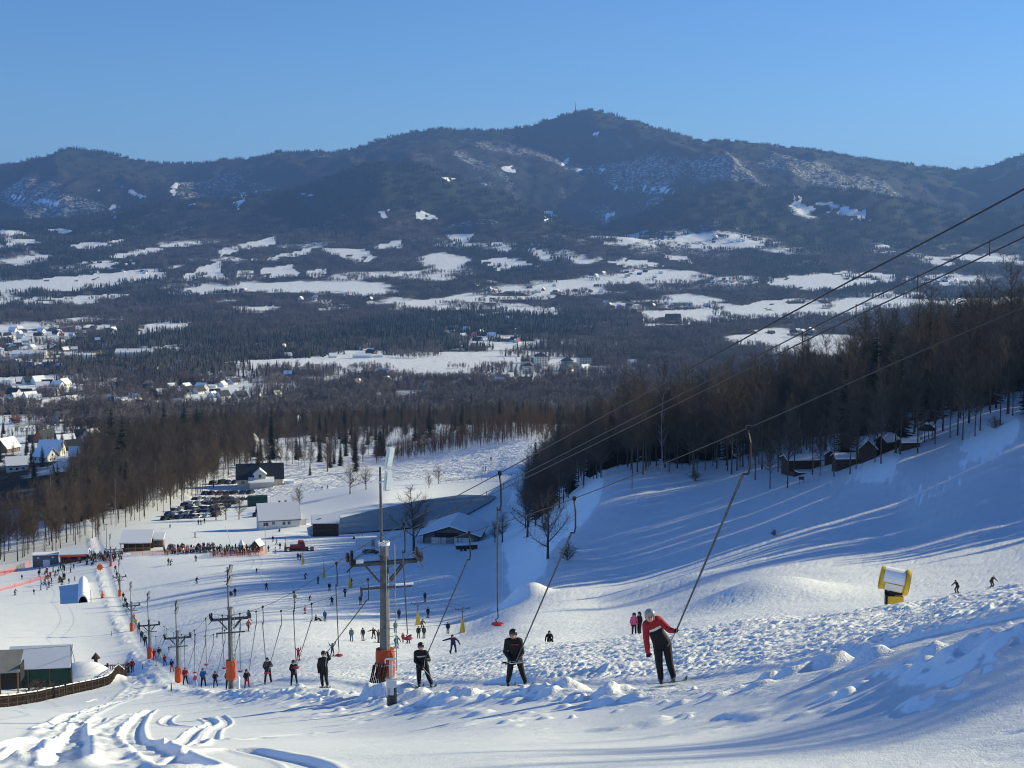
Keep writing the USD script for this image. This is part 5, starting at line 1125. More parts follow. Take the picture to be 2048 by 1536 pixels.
def picket(pts_, label, step=.32, h=1.15):
    t = thing('picket_fence', label, 'fence')
    P = np.array([on(a, b) for a, b in pts_]); s = np.r_[0, np.cumsum(np.linalg.norm(np.diff(P[:, :2], axis=0), axis=1))]; f = PchipInterpolator(s, P[:, :2])
    q = f(np.arange(0, s[-1], step)); z = ground(q[:, 0], q[:, 1])
    n = 0
    for i, ((x, y), zz) in enumerate(zip(q, z)):
        if i % 8 == 0: obj('post', box(.14, .14, h + .35, (x, y, zz + h / 2)), m_dwood, t)
        else: obj('picket', box(.12, .04, h, (x, y, zz + h / 2 + (i % 3) * .02)), m_dwood, t)
    for dz in (.35, .9): obj('rail', tube([[x, y + .05, zz + dz] for (x, y), zz in zip(q[::4], z[::4])], .05, 4), m_dwood, t)
    obj('snow_on_fence', tube([[x, y, zz + h + .05] for (x, y), zz in zip(q[::6], z[::6])], .06, 5), m_cap, t)
picket([(-20, 138), (40, 146), (90, 152), (130, 160)], 'left part of the dark picket fence along the snowy garden', .30)
picket([(132, 160), (175, 168), (215, 176), (252, 186)], 'right part of the dark picket fence below the snow heap', .30)

# cabins in the wood on the right
def shack(px, Y, L, W, H, rise, rot, label, snow_=True):
    p = on(px, Y); return gable_house('cabin', label, 'cabin', (p[0], p[1], p[2] + .2), rot, L, W, H, rise, m_dwood, m_dwood, .35, snow_, (), (), ())
t = shack(1602, 312, 7.2, 4.5, 2.2, .7, 8, 'flat two-level dark cabin with snowy roof left among the trees')
obj('lower_storey', box(6.6, 3.6, 1.6, (0, -3.8, -.6)), m_dwood, t); obj('terrace_snow', box(5.4, 3.4, .2, (.3, -3.9, .3)), m_cap, t)
shack(1690, 298, 4.5, 3.2, 1.7, .7, 5, 'low dark cabin with white eaves, middle of the hillside cabins'); shack(1735, 296, 3.6, 3.2, 2.2, 1.6, 80, 'steep-gabled dark cabin right of the low one'); shack(1775, 297, 3.4, 3.0, 1.8, 1.0, 30, 'small dark cabin with snow on one roof side')
shack(1660, 310, 2.6, 2.2, 1.7, .9, 80, 'tiny shed between the two-level cabin and the low cabin'); shack(1818, 290, 3.6, 1.8, 1.1, .5, 10, 'long low woodstore left of the gazebo')
p = on(1853, 294); t = thing('gazebo', 'dark open gazebo with pointed roof among the trees', 'gazebo', (p[0], p[1], p[2])); obj('roof', trimesh.creation.cone(2.0, 1.6, sections=6).apply_translation([0, 0, 2.1]), m_dwood, t); obj('snow_tip', trimesh.creation.cone(.5, .5, sections=6).apply_translation([0, 0, 3.3]), m_cap, t)
for a in range(6): obj('post', bar([1.5 * math.cos(a * 1.047), 1.5 * math.sin(a * 1.047), -.3], [1.5 * math.cos(a * 1.047), 1.5 * math.sin(a * 1.047), 2.2], .08, n=5), m_dwood, t)
p = on(1603, 296); t = thing('sign_board', 'small dark board on legs below the two-level cabin', 'board', (p[0], p[1], p[2])); obj('board', box(1.1, .08, .6, (0, 0, 1.1)), m_dwood, t); obj('leg', bar([-.45, 0, -.2], [-.45, 0, 1.0], .05, n=5), m_dwood, t); obj('leg', bar([.45, 0, -.2], [.45, 0, 1.0], .05, n=5), m_dwood, t)
# rail fence above the pond
t = thing('rail_fence', 'thin wooden rail fence along the bank above the frozen pond', 'fence')
P = np.array([on(a, b) for a, b in ((880, 560), (930, 562), (980, 560), (1035, 556))]); f = PchipInterpolator(P[:, 0], P[:, 1])
for x in np.linspace(P[0, 0], P[-1, 0], 14): obj('post', bar([x, float(f(x)), float(ground(x, f(x))) - .2], [x, float(f(x)), float(ground(x, f(x))) + 1.1], .07, n=5), m_dwood, t)
obj('rail', tube([[x, float(f(x)), float(ground(x, f(x))) + .9] for x in np.linspace(P[0, 0], P[-1, 0], 14)], .05, 4), m_dwood, t)

# ------------------------------------------------------------------ people
_ico = {k: trimesh.creation.icosphere(k).vertices for k in (0, 1, 2)}
def hullb(a, ra, b, rb, q=1):
    s = _ico[q]; return m3.Manifold.hull_points(np.vstack([s * ra + np.asarray(a, float), s * rb + np.asarray(b, float)]))
def union(ms): return m3.Manifold.batch_boolean(ms, m3.OpType.Add)
def tm(m):
    g = m.to_mesh(); return trimesh.Trimesh(np.array(g.vert_properties[:, :3]), np.array(g.tri_verts), process=False)
def soft(m, L, n=6):
    t = tm(m.refine_to_length(L)); t = trimesh.Trimesh(t.vertices, t.faces, process=True); trimesh.smoothing.filter_taubin(t, iterations=n); return t
def cloth(n, c, r=.75): return mat('cloth_' + n, c, rough=r, vary=.22, scale=6, bump=.35, bscale=22)
CL_ = {'black': (.012, .012, .014), 'navy': (.018, .026, .07), 'red': (.36, .018, .024), 'blue': (.03, .11, .30), 'grey': (.16, .16, .17), 'teal': (.03, .16, .15), 'yellow': (.55, .48, .06), 'pink': (.72, .10, .22), 'orange': (.75, .16, .03), 'white': (.70, .69, .66), 'green': (.05, .20, .07), 'brown': (.10, .06, .04), 'cream': (.52, .44, .33), 'darkgrey': (.045, .046, .05)}
CM = {k: cloth(k, v) for k, v in CL_.items()}
m_skin = mat('skin', (.50, .30, .22), rough=.55, vary=.08, scale=8); m_hair = mat('dark_hair', (.03, .02, .014), rough=.6); m_helm = mat('helmet_shell', (.30, .30, .28), rough=.3, vary=.08, scale=5, spec=.5); m_helmk = mat('black_helmet', (.015, .015, .017), rough=.3, vary=.1, scale=5, spec=.5)
m_boot = mat('ski_boot', (.05, .05, .055), rough=.35, vary=.2, scale=8); m_ski = mat('ski_top', (.10, .10, .11), rough=.35, vary=.5, scale=3); m_eye = mat('eye', (.02, .015, .012), rough=.3)
m_goggle = mat('goggle_lens', (.03, .025, .03), rough=.1, spec=.7)
V_ = lambda *a: np.array(a, float)
def pose(head, sh, el, ha, hip, kn, ft):
    return dict(head=V_(*head), sh=[V_(*p) for p in sh], el=[V_(*p) for p in el], ha=[V_(*p) for p in ha], hip=[V_(*p) for p in hip], kn=[V_(*p) for p in kn], ft=[V_(*p) for p in ft])
# facing -y; the first of each pair is on the picture's left for someone who faces the camera
POSES = {
 'stand': pose((0, -.03, 1.62), [(-.19, 0, 1.42), (.19, 0, 1.42)], [(-.27, .02, 1.15), (.27, .02, 1.15)], [(-.24, -.12, .95), (.24, -.12, .95)], [(-.10, 0, .90), (.10, 0, .90)], [(-.12, -.04, .48), (.12, -.04, .48)], [(-.13, 0, .07), (.13, 0, .07)]),
 'ride': pose((-.02, -.06, 1.64), [(-.19, 0, 1.43), (.19, 0, 1.43)], [(-.28, -.05, 1.17), (.30, -.08, 1.22)], [(-.14, -.28, 1.02), (.14, -.30, 1.25)], [(-.11, .03, .90), (.11, .03, .90)], [(-.16, -.06, .48), (.17, -.06, .48)], [(-.20, 0, .07), (.22, 0, .07)]),
 'ski': pose((0, -.30, 1.42), [(-.20, -.18, 1.24), (.20, -.18, 1.24)], [(-.36, -.25, 1.02), (.36, -.25, 1.02)], [(-.34, -.50, .92), (.34, -.50, .92)], [(-.12, .10, .78), (.12, .10, .78)], [(-.16, -.18, .44), (.16, -.18, .44)], [(-.18, 0, .07), (.18, 0, .07)]),
 'walk': pose((.03, -.08, 1.62), [(-.19, -.03, 1.42), (.19, .02, 1.42)], [(-.26, .12, 1.17), (.26, -.12, 1.17)], [(-.24, .10, .93), (.24, -.28, 1.0)], [(-.10, 0, .90), (.10, 0, .90)], [(-.12, -.16, .50), (.12, .04, .48)], [(-.12, -.22, .08), (.12, .28, .10)]),
 'armsout': pose((-.05, -.12, 1.45), [(-.20, -.08, 1.28), (.20, -.08, 1.26)], [(-.48, -.10, 1.22), (.42, -.10, 1.05)], [(-.78, -.14, 1.16), (.52, -.2, .85)], [(-.08, .05, .82), (.14, .05, .80)], [(-.16, -.12, .44), (.20, -.12, .44)], [(-.20, 0, .07), (.26, 0, .07)]),
 'armsup': pose((0, -.03, 1.60), [(-.19, 0, 1.42), (.19, 0, 1.42)], [(-.40, -.02, 1.58), (.40, -.02, 1.60)], [(-.52, -.05, 1.85), (.46, -.05, 1.90)], [(-.10, 0, .88), (.10, 0, .88)], [(-.18, -.05, .47), (.16, -.05, .47)], [(-.26, 0, .07), (.2, 0, .07)]),
 'sit': pose((0, .05, .85), [(-.19, .08, .66), (.19, .08, .66)], [(-.30, .12, .42), (.30, .1, .42)], [(-.32, .2, .12), (.24, -.25, .40)], [(-.11, .08, .14), (.11, .08, .14)], [(-.15, -.36, .38), (.15, -.38, .36)], [(-.16, -.66, .08), (.17, -.68, .08)]),
 'bend': pose((.25, -.35, 1.12), [(-.02, -.25, 1.10), (.22, -.2, 1.05)], [(.0, -.35, .85), (.28, -.35, .80)], [(.05, -.45, .62), (.25, -.45, .60)], [(-.12, .10, .85), (.10, .10, .85)], [(-.14, -.08, .46), (.12, -.08, .46)], [(-.16, 0, .07), (.16, 0, .07)]),
}
def ski_mesh(c, L=1.6, w=.075, tilt=0.0, yaw=0.0):
    ys = np.array([L * .5, L * .42, -L * .38, -L * .46, -L * .52]); zz = np.array([.015, 0, 0, .03, .10]); ww = np.array([.8, 1, 1.05, .95, .3]) * w / 2
    V = []
    for y, z, q in zip(ys, zz, ww): V += [[-q, y, z], [q, y, z], [q, y, z + .018], [-q, y, z + .018]]
    F = []
    for i in range(4):
        for j in range(4):
            a, b = i * 4 + j, i * 4 + (j + 1) % 4; F += [[a, b, b + 4], [a, b + 4, a + 4]]
    F += [[0, 2, 1], [0, 3, 2], [16, 17, 18], [16, 18, 19]]
    m = trimesh.Trimesh(np.array(V), np.array(F), process=False); m.apply_transform(trimesh.transformations.rotation_matrix(tilt, [1, 0, 0])); m.apply_transform(trimesh.transformations.rotation_matrix(yaw, [0, 0, 1])); m.apply_translation(c); return m
def hand(a, d, side, r=1.0, curl=.5):
    """A gloved hand: palm, four bent fingers of different length, a thumb from the side of the palm. a: wrist, d: direction of the fingers."""
    d = d / np.linalg.norm(d); up = V_(0, 1, 0) if abs(d[1]) < .8 else V_(0, 0, 1); s = np.cross(d, up); s /= np.linalg.norm(s); n = np.cross(s, d)
    M = [hullb(a, .034, a + d * .085 + s * .022, .020, 1), hullb(a, .032, a + d * .085 - s * .022, .020, 1)]
    for k, ln in enumerate((.062, .075, .070, .055)):
        b = a + d * .085 + s * (-.033 + k * .022); c = b + (d * math.cos(curl) + n * math.sin(curl)) * ln * .55; e = c + (d * math.cos(curl * 2.4) + n * math.sin(curl * 2.4)) * ln * .5
        M += [hullb(b, .013, c, .012, 1), hullb(c, .012, e, .010, 1)]
    b = a + d * .03 + s * side * .030; c = b + (d * .6 + s * side * .8 + n * .2) * .045; e = c + (d * .9 + n * .5) * .035
    M += [hullb(b, .016, c, .014, 1), hullb(c, .014, e, .011, 1)]
    return M
def person(parent, P, jacket, trousers, helm='black', H=1.75, fine=False, skis=True, child=False, tilt=0.0, yaw=0.0, hat=False, jtop=None, stripe=None, glove=None, gog=True):
    """Body (one continuous surface) with clothing as its children, in local coordinates, feet at z = 0."""
    s = H / 1.75; hs = (1.22 if child else 1.0) * s
    P = {k: ([q * s for q in v] if isinstance(v, list) else v * s) for k, v in P.items()}
    q = 1 if fine else 0; g = lambda a, ra, b, rb: hullb(a, ra * s, b, rb * s, q)
    sh, hip = P['sh'], P['hip']; ch = (sh[0] + sh[1]) / 2; pe = (hip[0] + hip[1]) / 2; ne = ch + (P['head'] - ch) * .45; wa = pe * .5 + ch * .5
    hd = P['head']; face = V_(0, -1, -.18); face /= np.linalg.norm(face)
    def limbs(e, trunk, arms, legs):
        M = []
        if trunk:
            M += [union([g(sh[0], .068 + e, sh[1], .068 + e)]), m3.Manifold.hull_points(np.vstack([_ico[q] * (.088 + e) * s + x for x in (sh[0] * .75 + ch * .25, sh[1] * .75 + ch * .25, wa + V_(-.06, 0, 0) * s, wa + V_(.06, 0, 0) * s)])),
                  m3.Manifold.hull_points(np.vstack([_ico[q] * (.095 + e) * s + x for x in (wa + V_(-.07, 0, 0) * s, wa + V_(.07, 0, 0) * s, hip[0] + V_(0, 0, .04) * s, hip[1] + V_(0, 0, .04) * s)]))]
        if arms:
            for k in (0, 1): M += [g(sh[k], .062 + e, P['el'][k], .048 + e), g(P['el'][k], .048 + e, P['ha'][k], .036 + e)]
        if legs:
            M += [g(hip[0], .10 + e, hip[1], .10 + e)]
            for k in (0, 1): M += [g(hip[k], .092 + e, P['kn'][k], .062 + e), g(P['kn'][k], .062 + e, P['ft'][k] + V_(0, 0, .06) * s, .046 + e)]
        return M
    headm = [hullb(hd + V_(0, .015, .03) * hs, .098 * hs, hd + face * .03 * hs + V_(0, 0, -.055) * hs, .072 * hs, 1), g(ne - (ne - ch) * .6, .062, hd, .058)]
    if fine: headm += [hullb(hd + face * .10 * hs, .014 * hs, hd + face * .115 * hs + V_(0, 0, -.03) * hs, .016 * hs, 1), hullb(hd + V_(-.095, .0, -.01) * hs, .02 * hs, hd + V_(-.095, .0, -.04) * hs, .016 * hs, 1), hullb(hd + V_(.095, 0, -.01) * hs, .02 * hs, hd + V_(.095, 0, -.04) * hs, .016 * hs, 1), hullb(hd + face * .088 * hs + V_(-.025, 0, -.065) * hs, .012 * hs, hd + face * .088 * hs + V_(.025, 0, -.065) * hs, .012 * hs, 1)]
    handm = []
    if fine:
        for k in (0, 1): d = P['ha'][k] - P['el'][k]; handm += hand(P['ha'][k], d, -1 if k else 1, curl=.95 if k else .6)
    body = union(headm + limbs(0, True, True, True) + [x.scale((1, 1, 1)) for x in handm])
    bm = soft(body, .035, 4) if fine else tm(body)
    b = obj('body', bm, m_skin, parent, smooth=50)
    jm = CM[jacket]
    if jtop:        # two-tone jacket
        trunk = union(limbs(.022, True, False, False)); arms = union(limbs(.024, False, True, False)); n = (ch - pe) / np.linalg.norm(ch - pe)
        lo = float(np.dot(wa + (ch - wa) * .50, n)); hi = float(np.dot(wa + (ch - wa) * .68, n))
        up_, rest = trunk.split_by_plane(tuple(n), hi); mid, low_ = rest.split_by_plane(tuple(n), lo)
        obj('jacket', soft(union([up_, arms]), .03, 3), CM[jtop], b, smooth=50); obj('jacket_stripe', tm(mid.scale((1.02, 1.02, 1.0)) if False else mid), CM[stripe], b); obj('jacket_lower', soft(low_, .03, 2), jm, b, smooth=50)
    else:
        jk = union(limbs(.024, True, True, False)); obj('jacket', soft(jk, .035, 4) if fine else tm(jk), jm, b, smooth=50)
    tr = union(limbs(.022, False, False, True)); obj('trousers', soft(tr, .035, 4) if fine else tm(tr), CM[trousers], b, smooth=50)
    if fine:
        gl = union(handm); gv = soft(gl, .008, 3); gv.vertices += gv.vertex_normals * .006; obj('gloves', gv, CM[glove or 'black'], b, smooth=60)
        obj('collar', tm(g(ne - (ne - ch) * .5, .10, ne, .078)), CM[jtop or jacket], b, smooth=50)
    else:
        obj('gloves', tm(union([g(P['ha'][k], .05, P['ha'][k] + (P['ha'][k] - P['el'][k]) * .3, .042) for k in (0, 1)])), CM['black'], b)
    hm = union([hullb(hd + V_(0, .02, .045) * hs, .125 * hs, hd + V_(0, .03, .0) * hs, .122 * hs, 2 if fine else 1)])
    cut = hm.trim_by_plane((0.0, .82, .57), float(np.dot(hd, V_(0, .82, .57)) - .030 * hs))
    obj('helmet', tm(cut), m_helm if helm == 'grey' else (m_helmk if helm == 'black' else CM[helm]), b, smooth=50)
    if fine:
        for k in (-1, 1): obj('eye', trimesh.creation.icosphere(1, .012 * hs).apply_translation(hd + face * .094 * hs + V_(k * .034, 0, .012) * hs), m_eye, b)
        if gog: obj('goggles', tm(hullb(hd + face * .075 * hs + V_(-.06, 0, .06) * hs, .03 * hs, hd + face * .075 * hs + V_(.06, 0, .06) * hs, .03 * hs, 1)), m_goggle, b, smooth=50)
    for k in (0, 1):
        f = P['ft'][k]
        bt = union([hullb(f + V_(0, .01, .16) * s, .065 * s, f + V_(0, .03, -.01) * s, .062 * s, 1), hullb(f + V_(0, .03, -.015) * s, .055 * s, f + V_(0, -.15, -.02) * s, .048 * s, 1)]).trim_by_plane((0, 0, 1), float(f[2] - .065 * s))
        obj('boot', tm(bt), m_boot, b, smooth=50)
        if skis: obj('ski', ski_mesh(f + V_(0, -.03, -.085) * s, 1.6 * s if not child else 1.15 * s, .085, tilt, yaw), m_ski, b)
    return b
PROTO = {}
def proto(pose_, jacket, trousers, helm, child=False, skis=True):
    k = (pose_, jacket, trousers, helm, child, skis)
    if k not in PROTO:
        c = klass('_'.join(['person', pose_, jacket, trousers, helm, 'child' if child else 'adult', 'skis' if skis else 'boots'])); person(c, POSES[pose_], jacket, trousers, helm, 1.25 if child else 1.75, child=child, skis=skis); PROTO[k] = c
    return PROTO[k]
def ground_dir(x, Y, yaw):
    e = .6; d = V_(math.sin(yaw), -math.cos(yaw)); return float(ground(x + d[0] * e, Y + d[1] * e) - ground(x - d[0] * e, Y - d[1] * e)) / (2 * e)
def slope_at(x, Y, yaw):     # the smooth slope, without bumps
    e = 1.2; d = V_(math.sin(yaw), -math.cos(yaw)); zz = base_near(np.array([(x + d[0] * e) / (Y + d[1] * e), (x - d[0] * e) / (Y - d[1] * e)]), np.array([Y + d[1] * e, Y - d[1] * e])); return float(zz[0] - zz[1]) / (2 * e)
UPYAW = math.atan2(-LIFTS, 1.0)     # riders face up the line

# the four nearest riders
def rel(px0, py0, sc, d): return lambda px, py, y=0.0: V_((px - px0) / sc, y, (py0 - py) / sc)
def near_rider(Y, px, label, P, jacket, trousers, helm, H=1.75, **kw):
    p = on(px, Y); z = float(ground(p[0], Y)) 
    z = max(z, *(float(ground(p[0] + a, Y)) for a in (-.2, .2)))
    t = thing('person', label, 'person', (p[0], Y, z + .03), 0, 'riders on the drag lift')
    yaw = UPYAW; tl = -math.atan(slope_at(p[0], Y, yaw))
    person(t, P, jacket, trousers, helm, H, True, True, False, tl, yaw, **kw); return V_(p[0], Y, z + .03)
r = rel(1334, 1363, 89.3, 0)
P1 = dict(head=r(1295, 1217, -.28), sh=[r(1288, 1238, -.16), r(1314, 1228, -.12)], el=[r(1289, 1268, -.2), r(1335, 1247, -.22)], ha=[r(1292, 1292, -.24), r(1343, 1246, -.36)], hip=[r(1315, 1287, .05), r(1333, 1285, .05)], kn=[r(1317, 1324, -.05), r(1339, 1323, -.05)], ft=[r(1321, 1357, 0), r(1347, 1355, .05)])
R1 = near_rider(33.6, 1334, 'person in red and black jacket with white chest stripe, nearest rider on the lift', P1, 'black', 'black', 'grey', jtop='red', stripe='white', gog=False)
r = rel(1031, 1366, 67.6, 0)
P2 = dict(head=r(1026, 1257, -.10), sh=[r(1014, 1273, -.02), r(1040, 1272, -.02)], el=[r(1010, 1295, -.05), r(1045, 1296, -.05)], ha=[r(1023, 1310, -.26), r(1033, 1310, -.26)], hip=[r(1022, 1313, .04), r(1038, 1313, .04)], kn=[r(1019, 1339, -.05), r(1045, 1339, -.05)], ft=[r(1016, 1361, 0), r(1051, 1361, 0)])
R2 = near_rider(44.4, 1031, 'person all in black with a red chest mark, second rider from the right', P2, 'black', 'black', 'black')
r = rel(849, 1370, 54.5, 0)
P3 = dict(head=r(842, 1285, -.08), sh=[r(832, 1299, 0), r(853, 1299, 0)], el=[r(831, 1316, -.05), r(859, 1313, -.06)], ha=[r(841, 1322, -.22), r(853, 1309, -.26)], hip=[r(838, 1329, .03), r(852, 1329, .03)], kn=[r(838, 1351, -.06), r(858, 1350, -.06)], ft=[r(838, 1366, 0), r(863, 1366, 0)])
R3 = near_rider(55.0, 849, 'person in black and cream jacket riding just right of the nearest tower', P3, 'black', 'black', 'black', jtop='black', stripe='cream')
r = rel(648, 1364, 42.2, 0)
P4 = dict(head=r(648, 1294, -.06), sh=[r(640, 1306, 0), r(656, 1306, 0)], el=[r(637, 1318, 0), r(661, 1303, -.08)], ha=[r(638, 1328, -.1), r(657, 1291, -.22)], hip=[r(644, 1330, .02), r(652, 1330, .02)], kn=[r(644, 1346, -.05), r(653, 1346, -.05)], ft=[r(645, 1361, 0), r(655, 1361, 0)])
R4 = near_rider(71.0, 648, 'person in black with one hand up on the bar, rider left of the nearest tower', P4, 'black', 'black', 'black')
RR = [(R1, P1), (R2, P2), (R3, P3), (R4, P4)]
p = R2 + P2['sh'][0] * .5 + P2['sh'][1] * .5 + V_(.03, -.135, -.07)
# the red mark on the second rider's chest, as a small badge of its own
tag(obj('chest_badge', hullb(p + V_(-.09, 0, .0), .018, p + V_(.10, 0, -.01), .018, 1), CM['red']), 'red badge on the chest of the rider in black', 'badge')
rider_labels = ['loaded draw bar held by the rider in red and black', 'loaded draw bar leaning to the rider in black with red mark', 'loaded draw bar of the rider in black and cream', 'loaded draw bar of the rider with raised hand']
for (o, P), lab, dy in zip(RR, rider_labels, (2.4, 2.9, 2.9, 2.4)):
    h = o + (P['ha'][1] + (P['ha'][1] - P['el'][1]) / np.linalg.norm(P['ha'][1] - P['el'][1]) * .07) + V_(0, -.03, 0)
    rider_bar(o[1] - dy, 1, h, o + (P['hip'][0] + P['hip'][1]) / 2 + V_(0, .16, -.14), lab)
def ski_pole(a, b, label):
    t = thing('ski_pole', label, 'ski pole'); a, b = V_(*a), V_(*b); obj('shaft', tube([a, b], .012, 5), m_white, t); d = (b - a) / np.linalg.norm(b - a)
    obj('grip', tube([a, a + d * .13], .022, 6), m_black, t); obj('basket', trimesh.creation.cylinder(.055, .012, sections=10, transform=trimesh.geometry.align_vectors([0, 0, 1], d)).apply_translation(b - d * .06), m_black, t)
h = R2 + P2['ha'][0]; ski_pole(h + V_(-.28, -.06, -.03), h + V_(.46, -.02, .03), 'pale ski pole held crosswise by the rider in black with red mark'); ski_pole(h + V_(-.20, -.10, -.06), h + V_(.40, -.12, .0), 'second pale ski pole held crosswise below the other by the rider in black')
h = R3 + P3['ha'][0]; ski_pole(h + V_(.0, -.03, .04), h + V_(.40, -.1, -.40), 'ski pole hanging from the hand of the rider in black and cream')

# the other riders, farther down the line
def rider(px, Y, jacket, trousers, helm, Hh, label, child=False, off=RIDE):
    yaw = UPYAW; x = (px - 1024) / FPX / CP * Y; p = on(px, Y)
    t = copy_of(proto('ride', jacket, trousers, helm, child), 'person', label, 'person', (p[0], p[1], p[2] + .02), math.degrees(yaw) * .5, 'riders on the drag lift', Hh / (1.25 if child else 1.75))
    return p, Hh
others = [(588, 85.5, 'black', 'black', 'black', 1.40, 'small rider all in black between two tilted bars', True), (536, 96, 'darkgrey', 'black', 'black', 1.70, 'dark-clad rider in front of the skier in navy', False), (494, 106.7, 'black', 'red', 'black', 1.38, 'rider in black jacket and bright red trousers right of the second tower', True),
          (457, 116, 'brown', 'black', 'grey', 1.55, 'rider in dark brown half hidden by the second tower mat', False), (431, 127.5, 'black', 'black', 'black', 1.35, 'small dark rider left of the second tower', True), (407, 137.6, 'blue', 'black', 'black', 1.74, 'rider in blue jacket between second and third tower', False), (391, 146, 'pink', 'white', 'white', 1.30, 'small child rider in pink beside the blue-jacketed one', True),
          (371, 157, 'red', 'black', 'black', 1.80, 'rider in red jacket right of the third tower mat', False), (344, 174, 'black', 'red', 'black', 1.45, 'rider in black jacket and red trousers left of the third tower', True), (330, 185, 'red', 'black', 'black', 1.35, 'small rider in red ahead of the black-jacketed one', True), (319, 196, 'darkgrey', 'yellow', 'black', 1.70, 'rider with yellow trousers right of the fourth tower mat', False), (309, 200, 'red', 'red', 'black', 1.45, 'child rider in red beside the fourth tower', True),
          (291, 232, 'black', 'black', 'black', 1.75, 'dark rider directly left of the fourth tower foot', False), (284, 241, 'navy', 'black', 'black', 1.70, 'navy-jacketed rider farther down left of the fourth tower', False), (278, 254, 'grey', 'black', 'black', 1.75, 'grey-jacketed rider right of the fifth tower', False), (272, 265, 'yellow', 'grey', 'white', 1.65, 'rider in yellow jacket behind the fifth tower', False), (268, 276, 'orange', 'black', 'black', 1.6, 'rider in orange jacket below the yellow one', False),
          (254, 303, 'black', 'black', 'black', 1.7, 'dark rider between fifth and sixth tower, upper one', False), (251, 312, 'navy', 'black', 'black', 1.7, 'dark blue rider between fifth and sixth tower, lower one', False), (247, 322, 'black', 'darkgrey', 'black', 1.7, 'dark rider just above the sixth tower', False), (238, 350, 'grey', 'black', 'black', 1.7, 'grey rider near the bottom of the lift line', False), (234, 362, 'black', 'black', 'black', 1.7, 'lowest dark rider on the lift line', False), (231, 374, 'red', 'black', 'black', 1.7, 'lowest rider in red just leaving the lift station', False)]
RB = [('fifth', 1), ]
for i, (px, Y, j, tr, he, Hh, lab, ch) in enumerate(others):
    p, hh = rider(px, Y, j, tr, he, Hh, lab, ch)
    if i < 12: rider_bar(Y - 2.6, 1, p + V_(.16, -.34, hh * .72), p + V_(0, .14, hh * .42), 'loaded draw bar of the ' + lab.split(' between')[0].split(' in front')[0].split(' right of')[0].split(' left of')[0].split(' half')[0].split(' beside')[0].split(' ahead')[0])

